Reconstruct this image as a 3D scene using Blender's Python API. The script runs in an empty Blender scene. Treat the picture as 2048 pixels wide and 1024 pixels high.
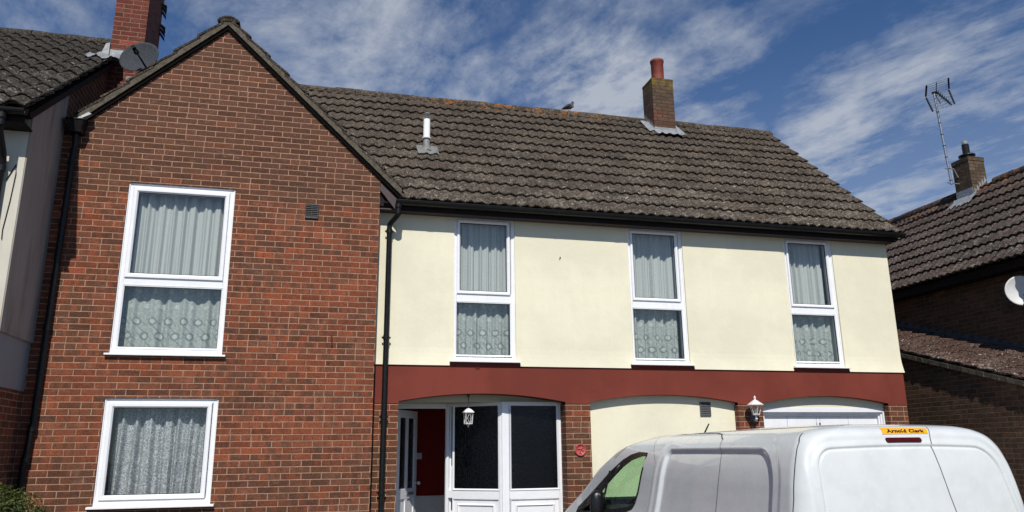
import bpy, math, random
import numpy as np
from mathutils import Vector, Matrix, noise as mnoise
random.seed(7)
S = bpy.context.scene
C = S.collection
# ------------------------------------------------------------------ camera (origin at eye height, ground 1.68 m below)
GZ = -1.68
cam = bpy.data.cameras.new('camera'); camo = bpy.data.objects.new('camera', cam); C.objects.link(camo); S.camera = camo
cam.sensor_fit = 'HORIZONTAL'; cam.sensor_width = 36.0; cam.lens = 36.0*1523.45/2048
cam.clip_start = 0.05; cam.clip_end = 2000
_y, _p, _r = math.radians(14.247), math.radians(14.250), math.radians(-0.620)
fw = Vector((math.sin(_y), math.cos(_y), 0)); rt = Vector((math.cos(_y), -math.sin(_y), 0)); up = Vector((0, 0, 1))
f2 = fw*math.cos(_p)+up*math.sin(_p); u2 = up*math.cos(_p)-fw*math.sin(_p)
r3 = rt*math.cos(_r)+u2*math.sin(_r); u3 = u2*math.cos(_r)-rt*math.sin(_r)
camo.matrix_world = Matrix(((r3.x, u3.x, -f2.x, 0), (r3.y, u3.y, -f2.y, 0), (r3.z, u3.z, -f2.z, 0), (0, 0, 0, 1)))
# ------------------------------------------------------------------ sun
SD = Vector((0.166, 1.0, -1.05)).normalized()          # direction the light travels
sun = bpy.data.lights.new('sun', 'SUN'); sun.energy = 4.3; sun.angle = math.radians(0.5); sun.color = (1.0, 0.955, 0.88)
suno = bpy.data.objects.new('sun', sun); C.objects.link(suno)
suno.rotation_euler = SD.to_track_quat('-Z', 'Y').to_euler(); suno.location = (-2, -10, 12)
SUN_EL = math.asin(-SD.z); SUN_AZ = math.atan2(-SD.x, -SD.y)   # azimuth from +Y towards +X
# ------------------------------------------------------------------ node helpers
class NT:
    def __init__(s, tree): s.t = tree; s.n = tree.nodes; s.l = tree.links; s.n.clear()
    def new(s, typ, **kw):
        n = s.n.new(typ)
        for k, v in kw.items(): setattr(n, k, v)
        return n
    def put(s, sock, v):
        if isinstance(v, bpy.types.NodeSocket): s.l.new(v, sock)
        elif v is not None:
            try: sock.default_value = v
            except Exception: sock.default_value = tuple(v)+(1.0,) if len(v) == 3 else v
    def m(s, op, a, b=None, c=None, clamp=False):
        n = s.new('ShaderNodeMath', operation=op, use_clamp=clamp); s.put(n.inputs[0], a)
        if b is not None: s.put(n.inputs[1], b)
        if c is not None: s.put(n.inputs[2], c)
        return n.outputs[0]
    def vm(s, op, a, b=None, scale=None):
        n = s.new('ShaderNodeVectorMath', operation=op); s.put(n.inputs[0], a)
        if b is not None: s.put(n.inputs[1], b)
        if scale is not None: s.put(n.inputs['Scale'], scale)
        return n.outputs['Vector'] if op not in ('LENGTH', 'DOT_PRODUCT') else n.outputs['Value']
    def sep(s, v): n = s.new('ShaderNodeSeparateXYZ'); s.put(n.inputs[0], v); return n.outputs
    def comb(s, x, y, z=0.0):
        n = s.new('ShaderNodeCombineXYZ')
        for i, a in enumerate((x, y, z)): s.put(n.inputs[i], a)
        return n.outputs[0]
    def noise(s, v, scale, detail=4, rough=0.55, dist=0.0, out='Fac'):
        n = s.new('ShaderNodeTexNoise'); s.put(n.inputs['Vector'], v); s.put(n.inputs['Scale'], scale)
        n.inputs['Detail'].default_value = detail; n.inputs['Roughness'].default_value = rough; n.inputs['Distortion'].default_value = dist
        return n.outputs[out]
    def white(s, v, out='Value'): n = s.new('ShaderNodeTexWhiteNoise', noise_dimensions='3D'); s.put(n.inputs['Vector'], v); return n.outputs[out]
    def vor(s, v, scale, out='Distance', feature='F1', rnd=1.0):
        n = s.new('ShaderNodeTexVoronoi', feature=feature); s.put(n.inputs['Vector'], v); s.put(n.inputs['Scale'], scale); n.inputs['Randomness'].default_value = rnd
        return n.outputs[out]
    def ss(s, v, a, b, lo=0.0, hi=1.0):
        n = s.new('ShaderNodeMapRange', interpolation_type='SMOOTHSTEP'); s.put(n.inputs[0], v)
        for i, q in enumerate((a, b, lo, hi)): s.put(n.inputs[i+1], q)
        return n.outputs[0]
    def mix(s, f, a, b, blend='MIX'):
        n = s.new('ShaderNodeMix', data_type='RGBA', blend_type=blend); s.put(n.inputs[0], f); s.put(n.inputs[6], a); s.put(n.inputs[7], b)
        return n.outputs[2]
    def bump(s, h, strength=0.5, dist=0.01, nrm=None):
        n = s.new('ShaderNodeBump'); s.put(n.inputs['Height'], h); n.inputs['Strength'].default_value = strength; n.inputs['Distance'].default_value = dist
        if nrm is not None: s.put(n.inputs['Normal'], nrm)
        return n.outputs[0]
    def pos(s): return s.new('ShaderNodeNewGeometry').outputs['Position']
    def bsdf(s, col, rough=0.7, normal=None, metal=0.0, spec=0.5, coat=0.0, out=True):
        n = s.new('ShaderNodeBsdfPrincipled'); s.put(n.inputs['Base Color'], col); s.put(n.inputs['Roughness'], rough)
        s.put(n.inputs['Metallic'], metal); s.put(n.inputs['Specular IOR Level'], spec); s.put(n.inputs['Coat Weight'], coat); n.inputs['Coat Roughness'].default_value = 0.04
        if normal is not None: s.put(n.inputs['Normal'], normal)
        if out: s.surf(n.outputs[0])
        return n.outputs[0]
    def surf(s, sh): o = s.new('ShaderNodeOutputMaterial'); s.l.new(sh, o.inputs['Surface'])
MATS = {}
def mat(name):
    m = bpy.data.materials.new(name); m.use_nodes = True; MATS[name] = m
    return m, NT(m.node_tree)
def c4(c): return (c[0], c[1], c[2], 1.0)
# ------------------------------------------------------------------ world: Nishita sky with cirrus
W = bpy.data.worlds.new('World'); S.world = W; W.use_nodes = True
t = NT(W.node_tree)
sky = t.new('ShaderNodeTexSky', sky_type='NISHITA', sun_disc=False); sky.sun_elevation = SUN_EL; sky.sun_rotation = SUN_AZ
sky.altitude = 50; sky.air_density = 1.0; sky.dust_density = 0.35; sky.ozone_density = 2.2
d = t.new('ShaderNodeTexCoord').outputs['Generated']
dx, dy, dz = t.sep(d)
dzz = t.m('ADD', t.m('MAXIMUM', dz, 0.0), 0.22)
cu = t.m('DIVIDE', dx, dzz); cv = t.m('DIVIDE', dy, dzz)
ang = math.radians(-62)
ru = t.m('ADD', t.m('MULTIPLY', cu, math.cos(ang)), t.m('MULTIPLY', cv, math.sin(ang)))
rv = t.m('SUBTRACT', t.m('MULTIPLY', cv, math.cos(ang)), t.m('MULTIPLY', cu, math.sin(ang)))
base = t.comb(ru, rv, 3.7)
warp = t.noise(base, 1.1, 2, 0.45, 0.0, 'Color')
bw = t.vm('ADD', base, t.vm('SCALE', t.vm('SUBTRACT', warp, (0.5, 0.5, 0.5)), scale=0.42))
big = t.noise(t.vm('MULTIPLY', bw, (1.0, 1.25, 1)), 2.6, 4, 0.55)
st = t.noise(t.vm('MULTIPLY', bw, (0.9, 3.0, 1)), 2.6, 10, 0.62, 0.0)
fi = t.noise(t.vm('MULTIPLY', bw, (1.6, 2.4, 1)), 8.0, 10, 0.66, 0.0)
def sky_dir(px, py): return (f2+r3*((px-1024)/1523.45)-u3*((py-512)/1523.45)).normalized()
wd_ = t.noise(d, 5.0, 5, 0.6, 0.0, 'Color')
nd = t.vm('NORMALIZE', t.vm('ADD', t.vm('NORMALIZE', d), t.vm('SCALE', t.vm('SUBTRACT', wd_, (0.5, 0.5, 0.5)), scale=0.22)))
mask = None
# banks of cirrus over this part of the sky: direction, angular radius (deg), strength
for px, py, rad_, amt in ((790, 25, 8, .80), (590, 50, 6, .75), (420, 20, 6, .5), (950, 185, 4, .7), (1240, 220, 7.5, 1.0), (1380, 150, 5, .8), (1180, 0, 6, .40), (1540, 70, 4, .30), (1660, 30, 5, .30), (1690, 230, 4.5, .75), (1920, 190, 6, .85), (1690, 345, 6, 1.0), (1960, 290, 6, .8), (60, 20, 8, .40), (2300, 250, 12, .7), (-400, 100, 18, .6), (700, -700, 25, .6), (1900, -700, 25, .5)):
    c_ = sky_dir(px, py); dt = t.vm('DOT_PRODUCT', nd, tuple(c_)); q_ = t.ss(dt, math.cos(math.radians(rad_*1.35)), math.cos(math.radians(rad_*0.1)), 0.0, amt)
    mask = q_ if mask is None else t.m('MAXIMUM', mask, q_)
cl = t.m('ADD', t.m('ADD', t.m('MULTIPLY', big, 0.34), t.m('MULTIPLY', st, 0.36)), t.m('MULTIPLY', fi, 0.30))
cf = t.m('ADD', t.m('MULTIPLY', mask, t.ss(t.m('ADD', cl, t.m('MULTIPLY', mask, 0.06)), 0.425, 0.66, 0.0, 0.92)), t.ss(cl, 0.52, 0.74, 0.0, 0.30))
cf = t.m('MINIMUM', cf, 0.85)
low = t.ss(dz, 0.05, 0.52, 0.42, 0.0)
cf = t.m('MAXIMUM', cf, low)
skyc = t.mix(1.0, sky.outputs[0], (0.42, 0.61, 0.84, 1), 'MULTIPLY')
ccol = t.mix(1.0, (4.9, 5.3, 6.0, 1), (1, 1, 1, 1), 'MULTIPLY')
bgc = t.mix(cf, skyc, ccol)
bg = t.new('ShaderNodeBackground'); t.put(bg.inputs[0], bgc); bg.inputs[1].default_value = 0.095
wo = t.new('ShaderNodeOutputWorld'); t.l.new(bg.outputs[0], wo.inputs[0])
S.view_settings.view_transform = 'Standard'; S.view_settings.look = 'None'; S.view_settings.gamma = 1.0
S.view_settings.exposure = 0.05
S.render.engine = 'CYCLES'
S.cycles.max_bounces = 10; S.cycles.transparent_max_bounces = 16; S.cycles.sample_clamp_indirect = 4
# ------------------------------------------------------------------ materials
BW, BH = 0.225, 0.0715
def brick_mat(name, red, brown, hot, mortar, v0=1.124-14*0.0715, u0=0.09, zone=None, lichen=None, mort_w=0.0048, dirt=0.0):
    m, t = mat(name)
    g = t.new('ShaderNodeNewGeometry'); P = g.outputs['Position']; X, Y, Z = t.sep(P)
    nx, ny, nz = t.sep(g.outputs['True Normal'])
    s = t.m('GREATER_THAN', t.m('ABSOLUTE', nx), 0.6)
    u = t.m('ADD', t.m('MULTIPLY', X, t.m('SUBTRACT', 1.0, s)), t.m('MULTIPLY', Y, s))
    top = t.m('GREATER_THAN', t.m('ABSOLUTE', nz), 0.7)
    v = t.m('ADD', t.m('MULTIPLY', Z, t.m('SUBTRACT', 1.0, top)), t.m('MULTIPLY', Y, top))
    wob = t.noise(P, 3.0, 2, 0.5)
    vv = t.m('DIVIDE', t.m('ADD', t.m('SUBTRACT', v, v0), t.m('MULTIPLY', t.m('SUBTRACT', wob, 0.5), 0.006)), BH)
    row = t.m('FLOOR', vv); fv = t.m('SUBTRACT', vv, row)
    rj = t.white(t.comb(row, 3.3, 1.7))
    uo = t.m('ADD', t.m('DIVIDE', t.m('SUBTRACT', u, u0), BW), t.m('ADD', t.m('MULTIPLY', t.m('FLOORED_MODULO', row, 2.0), 0.5), t.m('MULTIPLY', rj, 0.09)))
    col = t.m('FLOOR', uo); fu = t.m('SUBTRACT', uo, col)
    wn = t.new('ShaderNodeTexWhiteNoise', noise_dimensions='3D'); t.put(wn.inputs['Vector'], t.comb(col, row, 0.5)); ra, rb, rc = t.sep(wn.outputs['Color'])
    # a few bricks are cut into two headers
    hd = t.m('MULTIPLY', t.m('GREATER_THAN', rc, 0.93), t.m('LESS_THAN', t.m('ABSOLUTE', t.m('SUBTRACT', fu, 0.5)), 0.022))
    du = t.m('MULTIPLY', t.m('MINIMUM', fu, t.m('SUBTRACT', 1.0, fu)), BW); dv = t.m('MULTIPLY', t.m('MINIMUM', fv, t.m('SUBTRACT', 1.0, fv)), BH)
    fine = t.noise(P, 120.0, 4, 0.65)
    mid = t.noise(P, 38.0, 3, 0.6)
    dd = t.m('ADD', t.m('MINIMUM', du, dv), t.m('MULTIPLY', t.m('SUBTRACT', mid, 0.5), 0.0042))
    bk = t.ss(dd, mort_w-0.0022, mort_w+0.0020)
    bk = t.m('MULTIPLY', bk, t.m('SUBTRACT', 1.0, t.m('MULTIPLY', hd, 0.8)))
    # tone: per brick + patches along the brick
    along = t.noise(t.comb(t.m('MULTIPLY', uo, 1.0), t.m('MULTIPLY', row, 5.37), 0.0), 2.6, 2, 0.5)
    bigz = t.noise(t.comb(t.m('MULTIPLY', u, 0.35), t.m('MULTIPLY', v, 1.1), 2.0), 1.3, 3, 0.6)
    k = t.m('ADD', t.m('MULTIPLY', ra, 0.55), t.m('MULTIPLY', t.ss(along, 0.40, 0.60), 0.55))
    k = t.m('ADD', k, t.m('MULTIPLY', t.m('SUBTRACT', bigz, 0.5), 1.5))
    if zone:
        for (za, zb, amt) in zone: k = t.m('ADD', k, t.ss(v, za, zb, 0.0, amt))
    k = t.ss(k, 0.10, 1.0)
    bc = t.mix(k, c4(red), c4(brown))
    bc = t.mix(t.m('MULTIPLY', t.ss(rb, 0.90, 0.99), t.m('SUBTRACT', 1.0, t.m('MULTIPLY', k, 0.75))), bc, c4(hot))
    val = t.m('ADD', t.m('MULTIPLY', rc, 0.42), 0.62)
    bc = t.mix(1.0, bc, t.comb(val, val, val), 'MULTIPLY')
    rough_n = t.noise(t.vm('MULTIPLY', P, (1, 1, 1.6)), 75.0, 5, 0.75)
    fn = t.ss(rough_n, 0.30, 0.72, 0.48, 1.62)
    bc = t.mix(1.0, bc, t.comb(fn, fn, fn), 'MULTIPLY')
    pale = t.m('MULTIPLY', t.ss(t.noise(P, 26.0, 6, 0.8), 0.54, 0.70), t.ss(t.noise(t.comb(col, row, 1.0), 0.9, 2), 0.35, 0.7, 0.15, 0.75))
    bc = t.mix(pale, bc, c4([brown[0]*1.9+0.06, brown[1]*2.2+0.05, brown[2]*2.2+0.028]))
    mo = t.mix(t.ss(t.noise(P, 9.0, 4, 0.6), 0.3, 0.7), c4([q*0.72 for q in mortar]), c4(mortar))
    colr = t.mix(bk, mo, bc)
    stain = t.m('MULTIPLY', t.ss(t.noise(P, 1.7, 5, 0.6), 0.45, 0.75), 0.28+dirt)
    colr = t.mix(stain, colr, (0.075, 0.045, 0.03, 1))
    eff = t.m('MULTIPLY', t.ss(t.noise(t.vm('MULTIPLY', P, (1, 1, 2.5)), 3.1, 8, 0.8), 0.54, 0.72), 0.40)
    colr = t.mix(eff, colr, (0.36, 0.22, 0.15, 1))
    if lichen:
        z0, z1, lc = lichen
        lm = t.m('MULTIPLY', t.ss(v, z0, z1), t.ss(t.noise(P, 9.0, 6, 0.75), 0.42, 0.60))
        colr = t.mix(t.m('MULTIPLY', lm, 0.85), colr, c4(lc))
    h = t.m('ADD', t.m('MULTIPLY', bk, 1.0), t.m('ADD', t.m('MULTIPLY', rough_n, 0.55), t.m('MULTIPLY', ra, 0.2)))
    t.bsdf(colr, 0.88, t.bump(h, 0.75, 0.006), spec=0.25)
    return m
MB_WING = brick_mat('brick_red', (0.250, 0.068, 0.031), (0.122, 0.053, 0.031), (0.30, 0.070, 0.026), (0.46, 0.265, 0.175), zone=((2.85, 3.20, 0.75), (-0.05, -0.25, 0.35)))
MB_PIL = brick_mat('brick_pillar', (0.190, 0.046, 0.022), (0.120, 0.055, 0.030), (0.25, 0.06, 0.026), (0.46, 0.28, 0.18), u0=0.75, zone=((0.25, -0.1, 0.35),))
MB_CH = brick_mat('brick_chimney_lichen', (0.15, 0.055, 0.032), (0.105, 0.070, 0.045), (0.30, 0.07, 0.03), (0.045, 0.036, 0.028), u0=0.03, v0=0.03, zone=((5.95, 6.5, 0.5),), lichen=(6.35, 6.85, (0.20, 0.145, 0.022)))
MB_CL = brick_mat('brick_tall_chimney', (0.165, 0.035, 0.022), (0.115, 0.037, 0.025), (0.27, 0.06, 0.035), (0.30, 0.185, 0.13), u0=-0.02, v0=0.01)
MB_R = brick_mat('brick_brown', (0.135, 0.068, 0.042), (0.085, 0.052, 0.034), (0.15, 0.07, 0.04), (0.19, 0.145, 0.10), u0=0.0, v0=0.02, dirt=0.2)
MB_RC = brick_mat('brick_tan_chimney', (0.135, 0.090, 0.055), (0.075, 0.052, 0.036), (0.17, 0.10, 0.055), (0.045, 0.038, 0.030), u0=0.0, v0=0.04)

def render_mat(name, colr, var=0.06, bumps=0.25, stainc=None, stain=0.0, streak=0.0):
    m, t = mat(name); P = t.pos()
    n1 = t.noise(P, 1.1, 5, 0.6); n2 = t.noise(P, 14.0, 4, 0.6); n3 = t.noise(P, 160.0, 3, 0.6)
    c = t.mix(t.ss(n1, 0.35, 0.68), c4([q*(1-var*1.6) for q in colr]), c4(colr))
    c = t.mix(t.m('MULTIPLY', t.ss(n2, 0.62, 0.8), 0.5), c, c4([min(1, q*(1-var)) for q in colr]))
    if stainc:
        X, Y, Z = t.sep(P)
        sv = t.comb(t.m('MULTIPLY', X, 7.0), t.m('MULTIPLY', Y, 7.0), t.m('MULTIPLY', Z, 0.8))
        sm = t.m('MULTIPLY', t.ss(t.m('ADD', t.m('MULTIPLY', t.noise(sv, 1.3, 5, 0.65), 0.6), t.m('MULTIPLY', n1, 0.4)), 0.42, 0.72), stain)
        c = t.mix(sm, c, c4(stainc))
        spots = t.m('MULTIPLY', t.ss(t.noise(P, 26.0, 3, 0.5), 0.74, 0.80), 0.25)
        c = t.mix(spots, c, c4(stainc))
    h = t.m('ADD', t.m('MULTIPLY', t.noise(P, 5.0, 5, 0.6), 1.2), t.m('MULTIPLY', n3, 0.12))
    t.bsdf(c, 0.8, t.bump(h, bumps, 0.012), spec=0.25)
    return m
M_CREAM = render_mat('cream_masonry_paint', (0.81, 0.765, 0.585), 0.07, 0.45, (0.50, 0.46, 0.33), 0.10)
M_RED = render_mat('red_masonry_paint', (0.195, 0.040, 0.026), 0.15, 0.22, (0.12, 0.03, 0.024), 0.2)
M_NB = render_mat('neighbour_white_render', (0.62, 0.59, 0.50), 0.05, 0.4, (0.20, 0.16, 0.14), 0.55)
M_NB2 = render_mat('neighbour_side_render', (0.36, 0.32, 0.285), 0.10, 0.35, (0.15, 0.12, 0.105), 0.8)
M_NB3 = render_mat('neighbour_grey_paint', (0.30, 0.30, 0.31), 0.04, 0.15, (0.2, 0.19, 0.19), 0.3)
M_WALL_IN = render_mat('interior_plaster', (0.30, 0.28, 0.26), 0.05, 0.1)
M_REDIN = render_mat('interior_red_wall', (0.27, 0.014, 0.013), 0.05, 0.05)
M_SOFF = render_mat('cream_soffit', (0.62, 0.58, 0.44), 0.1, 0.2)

def tile_mat(name, a, b, white=0.5, wz=(3.0, 6.0), orange=None, red=None):
    m, t = mat(name); P = t.pos(); X, Y, Z = t.sep(P)
    tone = t.new('ShaderNodeAttribute', attribute_name='tone').outputs['Fac']
    n1 = t.noise(P, 22.0, 5, 0.7); n2 = t.noise(P, 70.0, 4, 0.7); n3 = t.noise(P, 2.0, 4, 0.6)
    c = t.mix(t.ss(n1, 0.35, 0.66), c4(a), c4(b))
    f = t.m('ADD', t.m('MULTIPLY', tone, 0.28), 0.86)
    c = t.mix(1.0, c, t.comb(f, f, f), 'MULTIPLY')
    g = t.ss(t.noise(P, 40.0, 3, 0.8), 0.32, 0.68, 0.38, 1.80); c = t.mix(1.0, c, t.comb(g, g, g), 'MULTIPLY')
    vs_ = t.vor(t.vm('MULTIPLY', P, (1.0, 0.6, 0.6)), 62.0); g3 = t.ss(vs_, 0.10, 0.55, 1.35, 0.62); c = t.mix(1.0, c, t.comb(g3, g3, g3), 'MULTIPLY')
    g2 = t.ss(n3, 0.3, 0.7, 0.8, 1.15); c = t.mix(1.0, c, t.comb(g2, g2, g2), 'MULTIPLY')
    # pale lichen, stronger towards the eaves
    wgt = t.ss(Z, wz[0], wz[1], 0.060, -0.025)
    ln = t.m('ADD', t.m('ADD', t.m('MULTIPLY', t.noise(P, 27.0, 6, 0.75, 1.2), 0.75), t.m('MULTIPLY', t.noise(P, 3.1, 3, 0.6), 0.28)), wgt)
    lm = t.m('MULTIPLY', t.ss(ln, 0.605, 0.665), white)
    c = t.mix(lm, c, (0.34, 0.31, 0.26, 1))
    sp = t.m('MULTIPLY', t.ss(t.m('ADD', t.noise(t.vm('ADD', P, (5, 3, 1)), 17.0, 4, 0.6), t.m('MULTIPLY', wgt, 0.7)), 0.685, 0.715), white)
    c = t.mix(sp, c, (0.62, 0.60, 0.54, 1))
    if orange:
        x0, x1, z0, z1 = orange
        om = t.m('MULTIPLY', t.m('MULTIPLY', t.ss(X, x0, x0+0.8), t.ss(X, x1, x1-0.9)), t.ss(Z, z0, z1))
        om = t.m('MULTIPLY', om, t.ss(t.noise(P, 8.0, 6, 0.7), 0.50, 0.62))
        c = t.mix(t.m('MULTIPLY', om, 0.75), c, (0.30, 0.115, 0.022, 1))
    h = t.m('ADD', t.m('MULTIPLY', n2, 0.9), t.m('MULTIPLY', n1, 1.0))
    t.bsdf(c, 0.92, t.bump(h, 1.0, 0.010), spec=0.2)
    return m
M_TILE = tile_mat('roof_tile_brown', (0.048, 0.037, 0.029), (0.146, 0.116, 0.088), 0.65, (2.6, 6.6), orange=(1.3, 5.4, 5.72, 6.05))
M_TILEG = tile_mat('roof_tile_gable', (0.045, 0.036, 0.028), (0.10, 0.082, 0.062), 0.6, (2.9, 5.6))
M_TILEN = tile_mat('roof_tile_neighbour', (0.035, 0.030, 0.026), (0.085, 0.074, 0.062), 0.55, (3.2, 6.8))
M_TILER = tile_mat('roof_tile_right', (0.060, 0.043, 0.037), (0.115, 0.088, 0.074), 0.5, (2.5, 6.5), orange=(9.5, 14.0, 4.4, 5.3))
M_TILEL = tile_mat('roof_tile_lean_to', (0.070, 0.040, 0.032), (0.135, 0.084, 0.064), 0.9, (0.7, 2.6))

def simple(name, colr, rough=0.5, metal=0.0, spec=0.5, var=0.12, scale=18.0, bump=0.1, coat=0.0):
    m, t = mat(name); P = t.pos(); n = t.noise(P, scale, 5, 0.6)
    c = t.mix(t.ss(n, 0.3, 0.7), c4([q*(1-var) for q in colr]), c4([min(1, q*(1+var*0.4)) for q in colr]))
    r = t.ss(t.noise(P, scale*2.2, 3, 0.6), 0.3, 0.7, max(0.02, rough-0.06), min(1, rough+0.08))
    t.bsdf(c, r, t.bump(n, bump, 0.004) if bump else None, metal, spec, coat)
    return m
M_UPVC = simple('white_upvc', (0.84, 0.85, 0.87), 0.28, var=0.035, scale=6, bump=0.03)
M_UPVC_OLD = simple('white_upvc_door', (0.80, 0.81, 0.83), 0.32, var=0.04, scale=6, bump=0.03)
M_SHADE = simple('verge_shade_black', (0.006, 0.0055, 0.005), 0.95, spec=0.05, bump=0)  # shade below the verge tiles, put into a near-black colour
M_GASK = simple('black_gasket', (0.015, 0.016, 0.017), 0.6, bump=0)
M_BLACK = simple('black_plastic', (0.009, 0.009, 0.0095), 0.38, spec=0.3, var=0.3, bump=0.06)
M_FASCIA = simple('dark_fascia', (0.012, 0.008, 0.007), 0.7, spec=0.2, var=0.3, bump=0.15)
M_PURP = simple('stained_purple_board', (0.050, 0.026, 0.026), 0.55, var=0.3, bump=0.15)
M_MORT = simple('verge_mortar', (0.105, 0.086, 0.062), 0.95, var=0.45, scale=28, bump=0.7)
M_LEAD = simple('lead_flashing', (0.30, 0.315, 0.33), 0.55, metal=0.15, var=0.3, scale=20, bump=0.6)
M_LEADD = simple('dark_lead', (0.06, 0.07, 0.09), 0.5, var=0.3, scale=14, bump=0.4)
M_TERRA = simple('terracotta_pot', (0.24, 0.050, 0.030), 0.6, var=0.35, scale=9, bump=0.15)
M_PLAQ = simple('terracotta_plaque', (0.46, 0.085, 0.075), 0.6, var=0.15, scale=60, bump=0.15)
M_FLUEW = simple('white_flue', (0.72, 0.72, 0.71), 0.45, var=0.06, bump=0.05)
M_FLUEG = simple('grey_flue', (0.20, 0.20, 0.19), 0.6, var=0.3, bump=0.1)
M_VENT = simple('grey_vent_plastic', (0.040, 0.040, 0.042), 0.5, var=0.2, bump=0.05)
M_VENT2 = simple('grey_vent_plastic_light', (0.10, 0.10, 0.105), 0.5, var=0.2, bump=0.05)
M_VOID = simple('dark_void', (0.006, 0.006, 0.006), 0.9, bump=0)
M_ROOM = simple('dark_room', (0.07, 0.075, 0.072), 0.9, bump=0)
M_WHITEP = simple('white_painted_metal', (0.72, 0.70, 0.68), 0.4, var=0.08, bump=0.05)
M_DISHG = simple('grey_dish', (0.050, 0.055, 0.062), 0.85, spec=0.15, var=0.25, scale=30, bump=0.08)
M_DISHW = simple('white_dish', (0.60, 0.60, 0.60), 0.5, var=0.06, bump=0.05)
M_ALU = simple('aerial_aluminium', (0.34, 0.36, 0.40), 0.38, metal=0.7, var=0.15, bump=0.05)
M_STEEL = simple('galvanised_steel', (0.4, 0.4, 0.42), 0.4, metal=0.6, bump=0.05)
M_RUST = simple('rusty_iron', (0.06, 0.012, 0.010), 0.8, bump=0.2)
M_FEAT = simple('pigeon_grey', (0.075, 0.075, 0.085), 0.8, var=0.5, scale=60, bump=0.2)
M_FEATD = simple('pigeon_dark', (0.025, 0.027, 0.035), 0.7, var=0.3, scale=60, bump=0.1)
M_FEATP = simple('pigeon_breast', (0.20, 0.15, 0.145), 0.8, var=0.3, scale=60, bump=0.1)
M_BEAK = simple('pigeon_leg', (0.3, 0.08, 0.05), 0.7, bump=0)
M_SWITCH = simple('cream_switch', (0.75, 0.72, 0.68), 0.4, bump=0)
M_ORANGE = simple('sticker_yellow', (0.85, 0.40, 0.010), 0.35, var=0.03, bump=0)
M_INK = simple('sticker_black', (0.008, 0.008, 0.009), 0.4, bump=0)
M_REDL = simple('brake_light_lens', (0.06, 0.0015, 0.003), 0.35, spec=0.25, bump=0)
M_CAB = simple('cab_interior', (0.012, 0.012, 0.014), 0.75, bump=0.1)
M_VBLK = simple('van_black_trim', (0.007, 0.007, 0.008), 0.3, bump=0.02)
M_TYRE = simple('tyre_rubber', (0.02, 0.02, 0.021), 0.8, bump=0.1)
M_RIM = simple('wheel_steel', (0.35, 0.35, 0.36), 0.4, metal=0.5, bump=0)
M_SEAML = simple('door_gap_light', (0.16, 0.16, 0.165), 0.7, bump=0)
M_SEAM = simple('door_gap', (0.050, 0.050, 0.052), 0.7, bump=0)
M_LAMPG = simple('lens_clear', (0.22, 0.23, 0.24), 0.1, bump=0)

# van paint: white, slightly dusty
m, t = mat('white_van_paint'); M_PAINT = m; P = t.pos()
dn = t.noise(P, 7.0, 6, 0.7); dsp = t.noise(P, 95.0, 2, 0.5)
c = t.mix(t.ss(dn, 0.35, 0.75), (0.69, 0.712, 0.705, 1), (0.62, 0.642, 0.635, 1))
c = t.mix(t.m('MULTIPLY', t.ss(dsp, 0.745, 0.78), 0.55), c, (0.25, 0.22, 0.2, 1))
t.bsdf(c, t.ss(dn, 0.3, 0.7, 0.20, 0.32), None, 0.0, 0.5, 0.8)
# garage door / plain pane door panels use upvc
def glass(name, tint, refl_boost=1.0, rough=0.0, bumpy=0.0):
    m, t = mat(name)
    tr = t.new('ShaderNodeBsdfTransparent'); tr.inputs[0].default_value = c4(tint)
    gl = t.new('ShaderNodeBsdfGlossy'); gl.inputs['Roughness'].default_value = rough; gl.inputs[0].default_value = (0.95, 1.0, 1.0, 1)
    ge = t.new('ShaderNodeNewGeometry'); cs = t.m('ABSOLUTE', t.vm('DOT_PRODUCT', ge.outputs['Incoming'], ge.outputs['Normal']))
    fr = t.m('ADD', 0.04, t.m('MULTIPLY', 0.96, t.m('POWER', t.m('SUBTRACT', 1.0, cs, clamp=True), 5.0)))
    if bumpy:
        P = t.pos(); b = t.bump(t.noise(P, 34.0, 3, 0.6, 1.5), bumpy, 0.01); t.l.new(b, gl.inputs['Normal'])
    f = t.m('MULTIPLY', fr, 1.8*refl_boost, clamp=True)
    mx = t.new('ShaderNodeMixShader'); t.l.new(f, mx.inputs[0]); t.l.new(tr.outputs[0], mx.inputs[1]); t.l.new(gl.outputs[0], mx.inputs[2])
    t.surf(mx.outputs[0]); return m
M_GLASS = glass('window_glass', (0.90, 0.94, 0.925))
M_GLASSV = glass('van_glass', (0.68, 0.86, 0.70), 0.7)
M_GLASSL = glass('lantern_glass', (0.9, 0.9, 0.9), 1.0)
# obscure textured glass
m, t = mat('obscure_glass'); M_OBSC = m; P = t.pos(); X, Y, Z = t.sep(P)
nv = t.noise(P, 30.0, 3, 0.6, 2.0); wv = t.vor(t.vm('ADD', P, t.vm('SCALE', t.noise(P, 8.0, 2, 0.5, 0, 'Color'), scale=0.12)), 26.0, 'Distance', 'DISTANCE_TO_EDGE')
hh = t.m('ADD', t.m('MULTIPLY', nv, 1.0), t.m('MULTIPLY', t.ss(wv, 0.0, 0.2), 0.7))
dirt = t.mix(t.ss(t.noise(P, 60.0, 3, 0.7), 0.55, 0.8), (0.0015, 0.0015, 0.0018, 1), (0.009, 0.010, 0.011, 1))
t.bsdf(dirt, 0.22, t.bump(hh, 0.30, 0.008), spec=0.4)

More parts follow.
